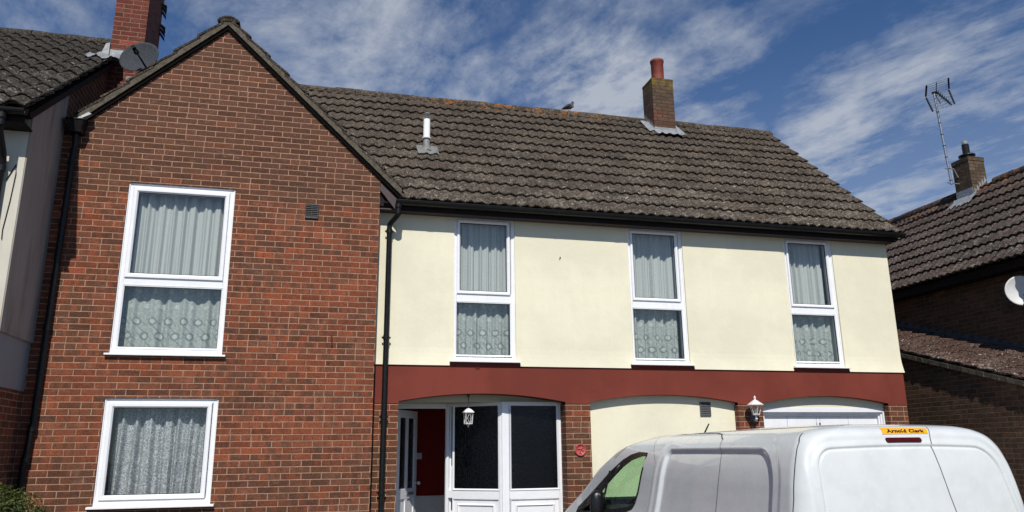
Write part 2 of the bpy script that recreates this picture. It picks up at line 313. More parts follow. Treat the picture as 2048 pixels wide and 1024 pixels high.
def curtain_mat(name, kind, colr=(0.86, 0.87, 0.85)):
    m, t = mat(name); P = t.pos(); X, Y, Z = t.sep(P)
    if kind == 'herring':
        fx = t.m('ABSOLUTE', t.m('SUBTRACT', t.m('FRACT', t.m('MULTIPLY', X, 14.0)), 0.5))
        w = t.m('SINE', t.m('ADD', t.m('MULTIPLY', Z, 330.0), t.m('MULTIPLY', fx, 22.0)))
        f = t.ss(w, -0.6, 0.9, 0.0, 1.0)
    elif kind == 'lace':
        # rings on a diamond lattice with scallops
        wq = t.sep(t.vm('SCALE', t.vm('SUBTRACT', t.noise(t.vm('MULTIPLY', P, (1, 0, 0.35)), 6.0, 2, 0.5, 0, 'Color'), (0.5, 0.5, 0.5)), scale=0.07))
        a = t.m('DIVIDE', t.m('ADD', X, wq[0]), 0.165); b = t.m('DIVIDE', t.m('ADD', Z, t.m('MULTIPLY', wq[2], 0.4)), 0.175)
        r = t.m('FLOOR', b); ax = t.m('ADD', a, t.m('MULTIPLY', t.m('FLOORED_MODULO', r, 2.0), 0.5))
        lx = t.m('MULTIPLY', t.m('SUBTRACT', t.m('FRACT', ax), 0.5), 0.165); lz = t.m('MULTIPLY', t.m('SUBTRACT', t.m('FRACT', b), 0.5), 0.175)
        dist = t.m('SQRT', t.m('ADD', t.m('MULTIPLY', lx, lx), t.m('MULTIPLY', lz, lz)))
        ring = t.m('SUBTRACT', 1.0, t.ss(t.m('ABSOLUTE', t.m('SUBTRACT', dist, 0.040)), 0.003, 0.012))
        core = t.m('SUBTRACT', 1.0, t.ss(dist, 0.020, 0.030))
        di = t.m('ABSOLUTE', t.m('SUBTRACT', t.m('ABSOLUTE', t.m('ADD', t.m('DIVIDE', lx, 0.165), t.m('DIVIDE', lz, 0.175))), 0.25))
        dark = t.m('MAXIMUM', ring, t.m('MULTIPLY', t.m('SUBTRACT', 1.0, t.ss(di, 0.02, 0.07)), 0.6))
        tn = t.noise(P, 42.0, 4, 0.7)
        up_ = t.ss(Z, 1.66, 1.44)          # the border pattern fills only the lower part of the cloth
        f = t.m('SUBTRACT', t.m('ADD', 0.66, t.m('MULTIPLY', core, 0.35)), t.m('MULTIPLY', t.m('MULTIPLY', dark, 0.75), up_))
        f = t.m('ADD', f, t.m('MULTIPLY', t.ss(tn, 0.38, 0.68, -0.30, 0.3), 0.7), clamp=True)
    else:
        q = t.vm('ADD', P, t.vm('SCALE', t.noise(P, 24.0, 2, 0.5, 0, 'Color'), scale=0.05))
        w = t.vor(t.vm('MULTIPLY', q, (1, 0.4, 1)), 30.0, 'Distance', 'DISTANCE_TO_EDGE')
        w2 = t.m('ABSOLUTE', t.m('SINE', t.m('MULTIPLY', t.vor(t.vm('MULTIPLY', P, (1, 0.4, 1)), 17.0), 17.0)))
        f = t.m('MAXIMUM', t.m('SUBTRACT', 1.0, t.ss(w, 0.02, 0.10)), t.m('SUBTRACT', 1.0, t.ss(w2, 0.10, 0.42)))
        f = t.m('MULTIPLY', f, t.ss(t.noise(P, 5.0, 2), 0.3, 0.5, 0.6, 1.0))
    lo = {'herring': 0.74, 'lace': 0.52, 'scroll': 0.50}[kind]
    c = t.mix(f, c4([q*lo for q in colr]), c4(colr))
    fab = t.noise(t.vm('MULTIPLY', P, (1, 1, 0.4)), 220, 2, 0.5)
    c = t.mix(1.0, c, t.comb(*[t.ss(fab, 0.3, 0.7, 0.88, 1.06)]*3), 'MULTIPLY')
    df = t.new('ShaderNodeBsdfDiffuse'); t.put(df.inputs[0], c)
    tl = t.new('ShaderNodeBsdfTranslucent'); t.put(tl.inputs[0], c)
    trn = t.new('ShaderNodeBsdfTransparent')
    m1 = t.new('ShaderNodeMixShader'); m1.inputs[0].default_value = 0.25; t.l.new(df.outputs[0], m1.inputs[1]); t.l.new(tl.outputs[0], m1.inputs[2])
    m2 = t.new('ShaderNodeMixShader'); t.put(m2.inputs[0], t.m('SUBTRACT', {'herring': 0.10, 'lace': 0.30, 'scroll': 0.22}[kind], t.m('MULTIPLY', f, {'herring': 0.04, 'lace': 0.22, 'scroll': 0.15}[kind]), clamp=True))
    t.l.new(m1.outputs[0], m2.inputs[1]); t.l.new(trn.outputs[0], m2.inputs[2]); t.surf(m2.outputs[0])
    return m
M_CUR_H = curtain_mat('net_herringbone', 'herring'); M_CUR_L = curtain_mat('net_lace', 'lace', (0.78, 0.82, 0.78)); M_CUR_S = curtain_mat('net_scroll', 'scroll', (0.86, 0.87, 0.92))
# leaves
m, t = mat('privet_leaf'); M_LEAF = m; P = t.pos()
tone = t.new('ShaderNodeAttribute', attribute_name='tone').outputs['Fac']
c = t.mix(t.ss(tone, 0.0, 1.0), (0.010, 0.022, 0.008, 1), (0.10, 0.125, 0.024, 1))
b = t.new('ShaderNodeBsdfPrincipled'); t.put(b.inputs['Base Color'], c); b.inputs['Roughness'].default_value = 0.4
tl = t.new('ShaderNodeBsdfTranslucent'); t.put(tl.inputs[0], t.mix(0.5, c, (0.12, 0.18, 0.02, 1)))
mx = t.new('ShaderNodeMixShader'); mx.inputs[0].default_value = 0.3; t.l.new(b.outputs[0], mx.inputs[1]); t.l.new(tl.outputs[0], mx.inputs[2]); t.surf(mx.outputs[0])
M_TWIG = simple('twig', (0.05, 0.035, 0.02), 0.9)
# ground
m, t = mat('tarmac_drive'); M_GROUND = m; P = t.pos()
c = t.mix(t.ss(t.noise(P, 60, 4, 0.7), 0.35, 0.7), (0.05, 0.05, 0.05, 1), (0.13, 0.125, 0.12, 1)); c = t.mix(t.m('MULTIPLY', t.noise(P, 0.7, 4), 0.5), c, (0.09, 0.085, 0.08, 1))
t.bsdf(c, 0.9, t.bump(t.noise(P, 80, 4, 0.7), 0.6, 0.01))
# ------------------------------------------------------------------ mesh builder
def thing(name, label, cat, loc, group=None):
    o = bpy.data.objects.new(name, None); C.objects.link(o); o.location = loc; o['label'] = label; o['category'] = cat
    o.empty_display_size = 0.2
    if group: o['group'] = group
    o['_b'] = [float(v) for v in loc]
    return o
def basept(p):
    if p is None: return Vector((0, 0, 0))
    return Vector(p['_b'])
class MB:
    def __init__(s): s.v = []; s.f = []; s.mi = []; s.tone = []; s.sm = []
    def add(s, vs, fs, mi=0, tone=0.5, smooth=False):
        b = len(s.v); s.v += [tuple(v) for v in vs]
        for f in fs: s.f.append([i+b for i in f]); s.mi.append(mi); s.tone.append(tone); s.sm.append(smooth)
        return s
    def quad(s, a, b, c, d, mi=0): return s.add([a, b, c, d], [(0, 1, 2, 3)], mi)
    def box(s, x0, x1, y0, y1, z0, z1, mi=0, tone=0.5):
        vs = [(x, y, z) for z in (z0, z1) for y in (y0, y1) for x in (x0, x1)]
        return s.add(vs, [(0, 2, 3, 1), (4, 5, 7, 6), (0, 1, 5, 4), (2, 6, 7, 3), (1, 3, 7, 5), (0, 4, 6, 2)], mi, tone)
    def hexa(s, p8, mi=0): return s.add(p8, [(0, 3, 2, 1), (4, 5, 6, 7), (0, 1, 5, 4), (1, 2, 6, 5), (2, 3, 7, 6), (3, 0, 4, 7)], mi)
    def obox(s, c, ax, ay, az, hx, hy, hz, mi=0):
        c = Vector(c); vs = [c+ax*(sx*hx)+ay*(sy*hy)+az*(sz*hz) for sz in (-1, 1) for sx, sy in ((-1, -1), (1, -1), (1, 1), (-1, 1))]
        return s.hexa(vs, mi)
    def tube(s, pts, r, n=14, mi=0, cap=True, smooth=True):
        pts = [Vector(p) for p in pts]; rs = r if isinstance(r, (list, tuple)) else [r]*len(pts); rings = []
        prev = None
        for i, p in enumerate(pts):
            d = (pts[min(i+1, len(pts)-1)]-pts[max(i-1, 0)]).normalized()
            if prev is None: a = d.orthogonal().normalized()
            else: a = (prev-d*prev.dot(d)); a = a.normalized() if a.length > 1e-6 else d.orthogonal().normalized()
            prev = a; b = d.cross(a); rings.append([p+(a*math.cos(2*math.pi*k/n)+b*math.sin(2*math.pi*k/n))*rs[i] for k in range(n)])
        vs = [v for rg in rings for v in rg]; fs = []
        for i in range(len(pts)-1):
            for k in range(n): k2 = (k+1) % n; fs.append((i*n+k, i*n+k2, (i+1)*n+k2, (i+1)*n+k))
        s.add(vs, fs, mi, smooth=smooth)
        if cap: s.add(rings[0], [tuple(range(n))[::-1]], mi); s.add(rings[-1], [tuple(range(n))], mi)
        return s
    def lathe(s, c, prof, n=20, mi=0, axis=(0, 0, 1), smooth=True, start=0.0):
        c = Vector(c); ax = Vector(axis).normalized(); a = ax.orthogonal().normalized() if abs(ax.z) < 0.99 else Vector((1, 0, 0)); b = ax.cross(a)
        vs = []; fs = []
        for (r, h) in prof:
            for k in range(n): q = start+2*math.pi*k/n; vs.append(c+ax*h+(a*math.cos(q)+b*math.sin(q))*r)
        for i in range(len(prof)-1):
            for k in range(n): k2 = (k+1) % n; fs.append((i*n+k, i*n+k2, (i+1)*n+k2, (i+1)*n+k))
        return s.add(vs, fs, mi, smooth=smooth)
    def ring(s, x0, x1, z0, z1, prof, mi=0):
        """mitred rectangular frame; prof = (inset, y) points"""
        vs = []
        for ins, y in prof: vs += [(x0+ins, y, z0+ins), (x1-ins, y, z0+ins), (x1-ins, y, z1-ins), (x0+ins, y, z1-ins)]
        fs = []
        for i in range(len(prof)-1):
            for k in range(4): k2 = (k+1) % 4; fs.append((i*4+k, i*4+k2, (i+1)*4+k2, (i+1)*4+k))
        return s.add(vs, fs, mi)
    def prism(s, poly, fn, mi=0):
        """poly: list of (a,b); fn(a,b,k) -> 3d point for k=0/1"""
        n = len(poly); vs = [fn(a, b, 0) for a, b in poly]+[fn(a, b, 1) for a, b in poly]
        fs = [tuple(range(n)), tuple(range(2*n-1, n-1, -1))]+[(i, i+n, (i+1) % n+n, (i+1) % n) for i in range(n)]
        return s.add(vs, fs, mi)
    def build(s, name, mats, parent=None, label=None, bevel=0, kind=None, weld=False, recalc=True):
        me = bpy.data.meshes.new(name); b = basept(parent)
        me.from_pydata([(v[0]-b.x, v[1]-b.y, v[2]-b.z) for v in s.v], [], s.f)
        if not isinstance(mats, (list, tuple)): mats = [mats]
        for q in mats: me.materials.append(q)
        me.polygons.foreach_set('material_index', s.mi); me.polygons.foreach_set('use_smooth', s.sm)
        at = me.attributes.new('tone', 'FLOAT', 'FACE'); at.data.foreach_set('value', s.tone)
        o = bpy.data.objects.new(name, me); C.objects.link(o)
        if recalc or weld:
            import bmesh
            bm = bmesh.new(); bm.from_mesh(me)
            if weld: bmesh.ops.remove_doubles(bm, verts=bm.verts, dist=1e-5)
            if recalc: bmesh.ops.recalc_face_normals(bm, faces=bm.faces)
            bm.to_mesh(me); bm.free()
        if parent is not None:
            o.parent = parent; o['_b'] = [b.x, b.y, b.z]
        if label: o['label'] = label
        if kind: o['kind'] = kind
        if bevel:
            md = o.modifiers.new('bevel', 'BEVEL'); md.width = bevel; md.segments = 2; md.limit_method = 'ANGLE'; md.angle_limit = math.radians(40); md.harden_normals = False
        return o
def tagt(o, label, cat, group=None):
    o['label'] = label; o['category'] = cat
    if group: o['group'] = group
    return o
def wallcols(mb, y0, y1, xs, zbot, ztop, holes=(), zrows=(), mi=0, ymap=None, xmap=None):
    """vertical wall facing -Y at y0 with reveals to y1. zbot/ztop: functions of x; holes: (xa,xb,za,zb)"""
    ymap = ymap or (lambda x, z: y0); xmap = xmap or (lambda x, z: x)
    XS = sorted(set(list(xs)+[h[0] for h in holes]+[h[1] for h in holes]))
    def P(x, z, back=False): return (xmap(x, z), y1 if back else ymap(x, z), z)
    for xa, xb in zip(XS[:-1], XS[1:]):
        xm = (xa+xb)/2; zz = sorted(set(list(zrows)+[q for h in holes if h[0] <= xm <= h[1] for q in h[2:4]]))
        ba, bb, ta, tb = zbot(xa+1e-6), zbot(xb-1e-6), ztop(xa+1e-6), ztop(xb-1e-6)
        lv = [(ba, bb)]+[(z, z) for z in zz if max(ba, bb)+1e-4 < z < min(ta, tb)-1e-4]+[(ta, tb)]
        for (a0, b0), (a1, b1) in zip(lv[:-1], lv[1:]):
            zm = (a0+b0+a1+b1)/4
            if any(h[0] <= xm <= h[1] and h[2] <= zm <= h[3] for h in holes): continue
            mb.quad(P(xa, a0), P(xb, b0), P(xb, b1), P(xa, a1), mi)
        mb.quad(P(xa, ba), P(xb, bb), P(xb, bb, 1), P(xa, ba, 1), mi); mb.quad(P(xa, ta), P(xb, tb), P(xb, tb, 1), P(xa, ta, 1), mi)
    for (xa, xb, za, zb) in holes:
        for (p, q) in (((xa, za), (xb, za)), ((xb, za), (xb, zb)), ((xb, zb), (xa, zb)), ((xa, zb), (xa, za))):
            mb.quad(P(*p), P(*q), P(*q, 1), P(*p, 1), mi)
    for x, s in ((XS[0], 1e-6), (XS[-1], -1e-6)):
        zs = [zbot(x+s)]+[z for z in zrows if zbot(x+s) < z < ztop(x+s)]+[ztop(x+s)]
        for a, b in zip(zs[:-1], zs[1:]): mb.quad(P(x, a), P(x, b), P(x, b, 1), P(x, a, 1), mi)
def tiled(name, mats, parent, O, U, Sv, width, length, gauge=0.345, pitch=0.15, amp=0.026, butt=0.042, inside=None, off=0.0, jit=1.0, sub=10, label=None):
    """interlocking wave tiles. O eave corner, U unit along eave, Sv unit up slope"""
    O = Vector(O); U = Vector(U).normalized(); Sv = Vector(Sv).normalized(); N = U.cross(Sv).normalized()
    if N.z < 0: N = -N
    mb = MB(); rows = int(math.ceil(length/gauge)); du = pitch/sub; ncol = int(round(width/du))
    prof = lambda u: amp*(0.5+0.5*math.cos(2*math.pi*(u+off)/pitch))**0.8
    rng = random.Random(len(name)*13+int(width*10))
    tw = pitch*2
    for r in range(rows):
        s0 = r*gauge; s1 = min(length, (r+1)*gauge+0.03)
        ntile = int(width/tw)+3; sh = (0.5 if r % 2 else 0)*0
        dzt = [rng.uniform(-1, 1)*0.0035*jit for _ in range(ntile)]; dst = [rng.uniform(-1, 1)*0.006*jit for _ in range(ntile)]; tn = [rng.random() for _ in range(ntile)]
        tilt = [rng.uniform(-1, 1)*0.003*jit for _ in range(ntile)]
        for c in range(ncol):
            u0 = c*du; u1 = (c+1)*du; k = int((u0+1e-6+off)/tw+sh); k = max(0, min(ntile-1, k))
            um = (u0+u1)/2; sm = (s0+min(s1, length))/2
            if inside and not inside(um, sm): continue
            def Q(u, s, h): return O+U*u+Sv*s+N*h
            uk = ((u0+off) % tw)/tw-0.5
            a = prof(u0)+dzt[k]+tilt[k]*uk; b = prof(u1)+dzt[k]+tilt[k]*uk; ss = s0+dst[k]
            f = butt; bk = 0.0
            e = 0.020; sb = ss+0.028
            v = [Q(u0, sb, a+f-0.052), Q(u1, sb, b+f-0.052), Q(u0, sb, a+f-e), Q(u1, sb, b+f-e), Q(u0, ss, a+f-e), Q(u1, ss, b+f-e), Q(u0, ss, a+f-0.005), Q(u1, ss, b+f-0.005), Q(u0, ss+0.008, a+f), Q(u1, ss+0.008, b+f), Q(u0, s1, a+bk), Q(u1, s1, b+bk)]
            mb.add(v, [(0, 1, 3, 2), (2, 3, 5, 4)], 0, tn[k], False); mb.add(v[4:], [(0, 1, 3, 2), (2, 3, 5, 4), (4, 5, 7, 6)], 0, tn[k], True)
    # tile ends at both sides so that verges read as stacked tiles
    for uu in (0.0, ncol*du):
        for r in range(rows):
            s0 = r*gauge; s1 = min(length, (r+1)*gauge+0.02)
            if inside and not inside(min(max(uu, du), width-du), (s0+s1)/2): continue
            a = prof(uu); Q = lambda s, h: O+U*uu+Sv*s+N*h
            mb.add([Q(s0, a+butt), Q(s0, a+butt-0.024), Q(s1, a-0.024), Q(s1, a)], [(0, 1, 2, 3)], 0, 0.5)
    o = mb.build(name, mats, parent, label, recalc=False)
    me = o.data
    return o
def at(x, y, Y):
    """point of the plane at depth Y seen at pixel x,y of the 2048 px wide photograph"""
    d = f2+r3*((x-1024)/1523.45)-u3*((y-512)/1523.45); return d*(Y/d.y)
# ================================================================== GROUND
g = MB(); g.box(-150, 150, -150, 150, GZ-0.2, GZ); go = g.build('ground', M_GROUND); go['kind'] = 'structure'
# ================================================================== MAIN HOUSE
H = thing('house', 'semi-detached house with red brick gable wing and cream rendered upper floor over a red band', 'house', (2.7, 9.6, GZ))
SL = 0.943; AX = -1.339; AZ = 5.235
wA = (-2.284, -1.094, 1.088, 3.112); wB = (-2.270, -1.088, -0.547, 0.597)
mb = MB(); gab = lambda x: AZ-SL*abs(x-AX)
wallcols(mb, 9.35, 9.62, [-3.30, AX, 0.645], lambda x: GZ, gab, [wA, wB], [0.9])
mb.build('brick_gable_wall', MB_WING, H)
mb = MB(); mb.box(0.635, 0.645, 9.62, 9.9, GZ, 3.2); mb.box(-3.3, -3.2, 9.6, 15.4, GZ, 3.7); mb.box(-3.3, 8.3, 15.3, 15.45, GZ, 3.1); mb.build('rear_wall', MB_WING, H)
# cream render with a bell-cast bottom edge
wins = [(1.645, 2.468), (4.098, 4.930), (6.570, 7.384)]
ZR = 1.036
flare = lambda z: 0.024*max(0.0, (1.26-z)/0.23)**1.6
mb = MB(); rows = [1.045, 1.07, 1.10, 1.14, 1.19, 1.26, 2.0]
wallcols(mb, 9.565, 9.80, [0.60]+[0.8+i*0.5 for i in range(15)]+[8.354]+[q for a, b in wins for q in (a-0.048, b+0.048)], lambda x: 1.084 if any(a-0.048 < x < b+0.048 for a, b in wins) else ZR, lambda x: 3.10, [(a, b, 1.10, 3.03) for a, b in wins], rows, ymap=lambda x, z: 9.565-flare(z), xmap=lambda x, z: x+(flare(z)*0.8 if x > 8.3 else 0))
ow = mb.build('cream_rendered_wall', M_CREAM, H)
mb = MB(); mb.prism([(9.80, ZR), (15.3, ZR), (15.3, 3.1), (12.4, 5.95), (9.80, 3.35)], lambda a, b, k: (8.354-0.12*k, a, b)); mb.build('side_wall', M_CREAM, H)
mb = MB(); mb.box(8.22, 8.35, 9.85, 15.3, GZ, ZR-0.002); mb.build('lower_side_wall', MB_PIL, H)
# red band with three segmental arches
arches = [(0.968, 3.120, 0.590, 0.690), (3.460, 5.606, 0.592, 0.690), (5.987, 8.030, 0.590, 0.690)]
def archz(x, off=0.0):
    for a, b, zs, zc in arches:
        if a <= x <= b:
            m_ = (a+b)/2; h_ = (b-a)/2; return zs+(zc-zs)*(1-((x-m_)/h_)**2)+off
    return 0.565
xs = [0.60, 8.354]+[a+(b-a)*i/28 for a, b, _, _ in arches for i in range(29)]
mb = MB(); wallcols(mb, 9.562, 9.79, xs, archz, lambda x: ZR+0.01, [], [0.8]); mb.build('red_band', M_RED, H)
for a, b in wins: mb = MB(); mb.box(a-0.050, b+0.050, 9.5605, 9.70, 1.020, 1.0785); mb.build('band_upstand', M_RED, H)
for xa, xb in ((0.60, 0.968), (3.120, 3.460), (5.606, 5.987), (8.030, 8.350)):
    mb = MB(); mb.box(xa, xb, 9.568, 9.86, GZ, 0.5655); mb.build('brick_pillar', MB_PIL, H)
# recessed cream panel and spandrel over the garage door
mb = MB(); mb.box(3.44, 5.62, 9.668, 9.80, GZ, 0.71); mb.build('recessed_panel', M_CREAM, H)
mb = MB(); mb.box(5.97, 8.05, 9.676, 9.80, 0.530, 0.71); mb.build('garage_spandrel', M_CREAM, H)
# garage door
mb = MB(); mb.ring(5.985, 8.073, GZ, 0.532, [(0, 9.80), (0, 9.672), (0.062, 9.672), (0.066, 9.700), (0.085, 9.700), (0.090, 9.722), (0.112, 9.722), (0.112, 9.80)])
gf = mb.build('garage_door', M_UPVC_OLD, H, bevel=0.002)
mb = MB(); xg = [6.08, 6.48, 6.952, 7.012, 7.478, 7.98]
for a, b in zip(xg[:-1], xg[1:]):
    for k in range(7):
        z1 = 0.440-k*0.30; mb.box(a+0.0025, b-0.0025, 9.760, 9.79, max(GZ, z1-0.297), z1)
mb.build('door_panel', M_UPVC_OLD, gf, bevel=0.003)
mb = MB(); mb.box(6.0, 8.0, 9.775, 9.80, GZ, 0.46); mb.build('panel_backing', M_VENT2, gf)

def extruder_vents(name, x0, x1, z0, z1, yw, m, n=6):
    mb = MB(); w = 0.012; yf = yw-0.022
    mb.ring(x0, x1, z0, z1, [(0, yw), (0, yf+0.004), (0.004, yf), (w, yf), (w, yw)])
    h = (z1-z0-2*w-0.022)/n
    for k in range(n):
        zc = z0+w+0.022+h*(k+0.45)
        mb.hexa([(x0+w, yf+0.002, zc-0.006), (x1-w, yf+0.002, zc-0.006), (x1-w, yw-0.004, zc+0.010), (x0+w, yw-0.004, zc+0.010), (x0+w, yf+0.002, zc+0.001), (x1-w, yf+0.002, zc+0.001), (x1-w, yw-0.004, zc+0.017), (x0+w, yw-0.004, zc+0.017)])
    mb.box(x0+w, x1-w, yf+0.003, yw, z0+w, z0+w+0.020)
    mb.box((x0+x1)/2-0.003, (x0+x1)/2+0.003, yf+0.001, yw-0.004, z0+w, z1-w)
    o = mb.build(name, m, H, bevel=0.001)
    b = MB(); b.box(x0+w, x1-w, yw-0.003, yw-0.0005, z0+w, z1-w); b.build('vent_void', M_VOID, o)
extruder_vents('air_vent', -0.263, -0.101, 2.790, 2.978, 9.35, M_VENT)
extruder_vents('air_vent', 5.080, 5.240, 0.415, 0.603, 9.668, M_VENT2)

# windows
def upvc_window(x0, x1, z0, z1, yw, fw_, sw, lights, sill, sillx, wallm=0):
    """lights: list of (za, zb, has_sash, side_inset) between z0 and z1 (glass area)"""
    yf = yw+0.018; yb = yw+0.085
    mb = MB(); mb.ring(x0, x1, z0, z1, [(0, yb), (0, yf), (0.013, yf), (0.016, yf+0.010), (fw_-0.012, yf+0.010), (fw_, yf+0.022), (fw_, yb)])
    W_ = mb.build('window', M_UPVC, H, bevel=0.0015)
    if len(lights) > 1:
        za = lights[0][0]; zb = lights[1][1]
        top = lights[0][0]-(sw if lights[0][2] else 0)
        mb = MB(); mb.box(x0+fw_-0.002, x1-fw_+0.002, yf+0.0115, yb, zb, top+0.004); mb.build('transom', M_UPVC, W_, bevel=0.003)
    for za, zb, sash, xi0, xi1 in lights:
        if sash:
            mb = MB(); mb.ring(xi0-sw, xi1+sw, za-sw, zb+sw, [(0, yb-0.01), (0, yf-0.004), (0.004, yf-0.008), (sw-0.016, yf-0.008), (sw, yf+0.010), (sw, yb-0.01)])
            mb.build('sash', M_UPVC, W_, bevel=0.0015)
            yg = yf+0.012
        else:
            mb = MB(); mb.ring(xi0-0.022, xi1+0.022, za-0.020, zb+0.020, [(0, yb), (0, yf+0.008), (0.006, yf+0.008), (0.022, yf+0.020), (0.022, yb)])
            mb.build('glazing_bead', M_UPVC, W_)
            yg = yf+0.022
        mb = MB(); mb.ring(xi0-0.001, xi1+0.001, za-0.001, zb+0.001, [(0, yg+0.02), (0, yg), (0.007, yg), (0.007, yg+0.02)]); mb.build('gasket', M_GASK, W_)
        mb = MB(); mb.quad((xi0, yg+0.006, za), (xi1, yg+0.006, za), (xi1, yg+0.006, zb), (xi0, yg+0.006, zb)); mb.build('pane', M_GLASS, W_)
    sx0, sx1, sz = sillx
    mb = MB(); mb.prism([(yw-sill, sz-0.021), (yw-sill, sz-0.003), (yw-sill+0.01, sz), (yb, sz+0.012), (yb, sz-0.02), (yw-0.001, sz-0.021)], lambda a, b, k: (sx0+(sx1-sx0)*k, a, b)); mb.build('sill', M_UPVC, W_, bevel=0.0015)
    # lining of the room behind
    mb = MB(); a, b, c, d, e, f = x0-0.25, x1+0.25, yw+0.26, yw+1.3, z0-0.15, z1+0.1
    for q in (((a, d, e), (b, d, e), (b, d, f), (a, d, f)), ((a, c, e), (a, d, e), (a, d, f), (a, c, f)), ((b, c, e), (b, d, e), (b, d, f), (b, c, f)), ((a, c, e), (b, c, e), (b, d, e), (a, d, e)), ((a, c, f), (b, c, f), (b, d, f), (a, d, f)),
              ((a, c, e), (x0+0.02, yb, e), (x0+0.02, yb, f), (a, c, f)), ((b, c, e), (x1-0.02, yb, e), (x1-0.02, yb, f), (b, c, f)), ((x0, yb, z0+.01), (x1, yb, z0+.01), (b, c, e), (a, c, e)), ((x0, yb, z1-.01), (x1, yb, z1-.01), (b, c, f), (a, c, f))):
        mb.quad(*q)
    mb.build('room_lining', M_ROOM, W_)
    return W_
upvc_window(*wA, 9.35, 0.062, 0.052, [(2.020, 3.003, True, -2.172, -1.208), (1.166, 1.868, False, -2.211, -1.160)], 0.050, (-2.325, -1.052, 1.089))
upvc_window(*wB, 9.35, 0.058, 0.052, [(-0.434, 0.492, True, -2.172, -1.206)], 0.055, (-2.318, -1.045, -0.549))
for (a, b), (g0, g1, l0, l1) in zip(wins, ((1.732, 2.362, 1.690, 2.402), (4.186, 4.820, 4.146, 4.872), (6.660, 7.290, 6.620, 7.330))):
    upvc_window(a, b, 1.10, 3.03, 9.565, 0.048, 0.042, [(2.014, 2.936, True, g0, g1), (1.180, 1.858, False, l0, l1)], 0.066, (a-0.050, b+0.050, 1.100))

# curtains (things of their own, hanging inside)
def curtain(label, x0, x1, z0, z1, y, amp, nf, m, seed, slack=0.0, group='net curtains in the windows'):
    rng = random.Random(seed); nx = int((x1-x0)/0.0035); nz = 14
    ph = [rng.uniform(0, 6.28) for _ in range(6)]; vs = []; fs = []
    wv = lambda u, v: (math.sin(nf*u*6.283+ph[0]+1.1*math.sin(2.3*u*6.283+ph[1])+0.35*v*math.sin(ph[5]+5*u))+0.45*math.sin(nf*2.13*u*6.283+ph[2]+0.6*v)+0.35*math.sin(nf*0.47*u*6.283+ph[3]))
    for j in range(nz+1):
        v = j/nz
        for i in range(nx+1):
            u = i/nx; w = wv(u, v)*(0.75+0.35*v)
            vs.append((x0+(x1-x0)*u+slack*v*math.sin(ph[4]+u*9)*0.02, y+amp*w, z1+(z0-z1)*v))
    for j in range(nz):
        for i in range(nx): a = j*(nx+1)+i; fs.append((a, a+1, a+nx+2, a+nx+1))
    mb = MB(); mb.add(vs, fs, smooth=True)
    o = mb.build('net_curtain', m, None, recalc=False); tagt(o, label, 'curtain', group); return o
curtain('wide pleated herringbone net curtain in the upper pane of the big brick wing window', -2.24, -1.13, 2.00, 3.10, 9.505, 0.026, 9, M_CUR_H, 1)
curtain('wide lace net curtain with rings in the lower pane of the upper brick wing window', -2.26, -1.11, 1.10, 1.93, 9.515, 0.022, 6, M_CUR_L, 2)
curtain('grey scroll patterned net curtain in the ground floor brick wing window', -2.175, -1.12, -0.52, 0.56, 9.525, 0.036, 7, M_CUR_S, 3, 1.5)
for (a, b), w_, sd in zip(wins, ('narrow window nearest the brick gable', 'middle narrow window', 'narrow window farthest from the brick gable'), (5, 6, 9)):
    curtain('pleated net curtain, upper pane of the '+w_, a+0.02, b-0.02+(0 if sd != 9 else -0.06), 1.96, 3.03, 9.715, 0.024, 7 if sd != 6 else 6, M_CUR_H, sd)
    curtain('lace net curtain, lower pane of the '+w_, a+0.03, b-0.03-(0 if sd == 5 else 0.035), 1.11, 1.93, 9.730, 0.024, 5, M_CUR_L, sd+10)

# ------------------------------------------------------------------ entrance porch
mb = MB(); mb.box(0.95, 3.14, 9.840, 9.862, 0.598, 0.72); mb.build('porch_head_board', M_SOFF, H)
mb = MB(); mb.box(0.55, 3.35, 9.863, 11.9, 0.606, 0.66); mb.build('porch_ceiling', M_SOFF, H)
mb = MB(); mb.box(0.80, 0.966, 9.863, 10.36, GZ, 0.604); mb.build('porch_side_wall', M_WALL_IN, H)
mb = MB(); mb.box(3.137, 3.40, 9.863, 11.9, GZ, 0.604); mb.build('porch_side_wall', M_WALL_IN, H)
mb = MB(); mb.box(0.3, 3.36, 11.62, 11.72, -0.640, 0.604); mb.box(0.3, 0.36, 10.37, 11.6, -0.64, 0.604); mb.build('hall_red_wall', M_REDIN, H)
mb = MB(); x = 0.3
mb.box(0.3, 3.36, 11.600, 11.72, -0.66, -0.642)
while x < 3.3: mb.box(x, x+0.054, 11.612, 11.72, GZ, -0.662); x += 0.06
mb.box(0.3, 3.36, 11.618, 11.73, GZ, -0.665)
mb.build('hall_wainscot', M_UPVC_OLD, H)
mb = MB(); mb.box(0.3, 3.36, 10.4, 11.7, GZ-0.02, GZ+0.02); mb.build('hall_floor', M_WALL_IN, H)
mb = MB(); mb.box(1.452, 1.540, 11.600, 11.62, -0.125, -0.035); mb.box(1.488, 1.504, 11.594, 11.601, -0.095, -0.068); mb.build('light_switch', M_SWITCH, H, bevel=0.003)
class XF:
    """copy of a builder moved by a rotation about z and an offset"""
    def __init__(s, ox, oy, ex, ey): s.o = (ox, oy); s.e = (ex, ey)
    def __call__(s, mb):
        ex, ey = s.e; mb.v = [(s.o[0]+ex*x-ey*y*1.0, s.o[1]+ey*x+ex*y, z) for x, y, z in mb.v]; return mb
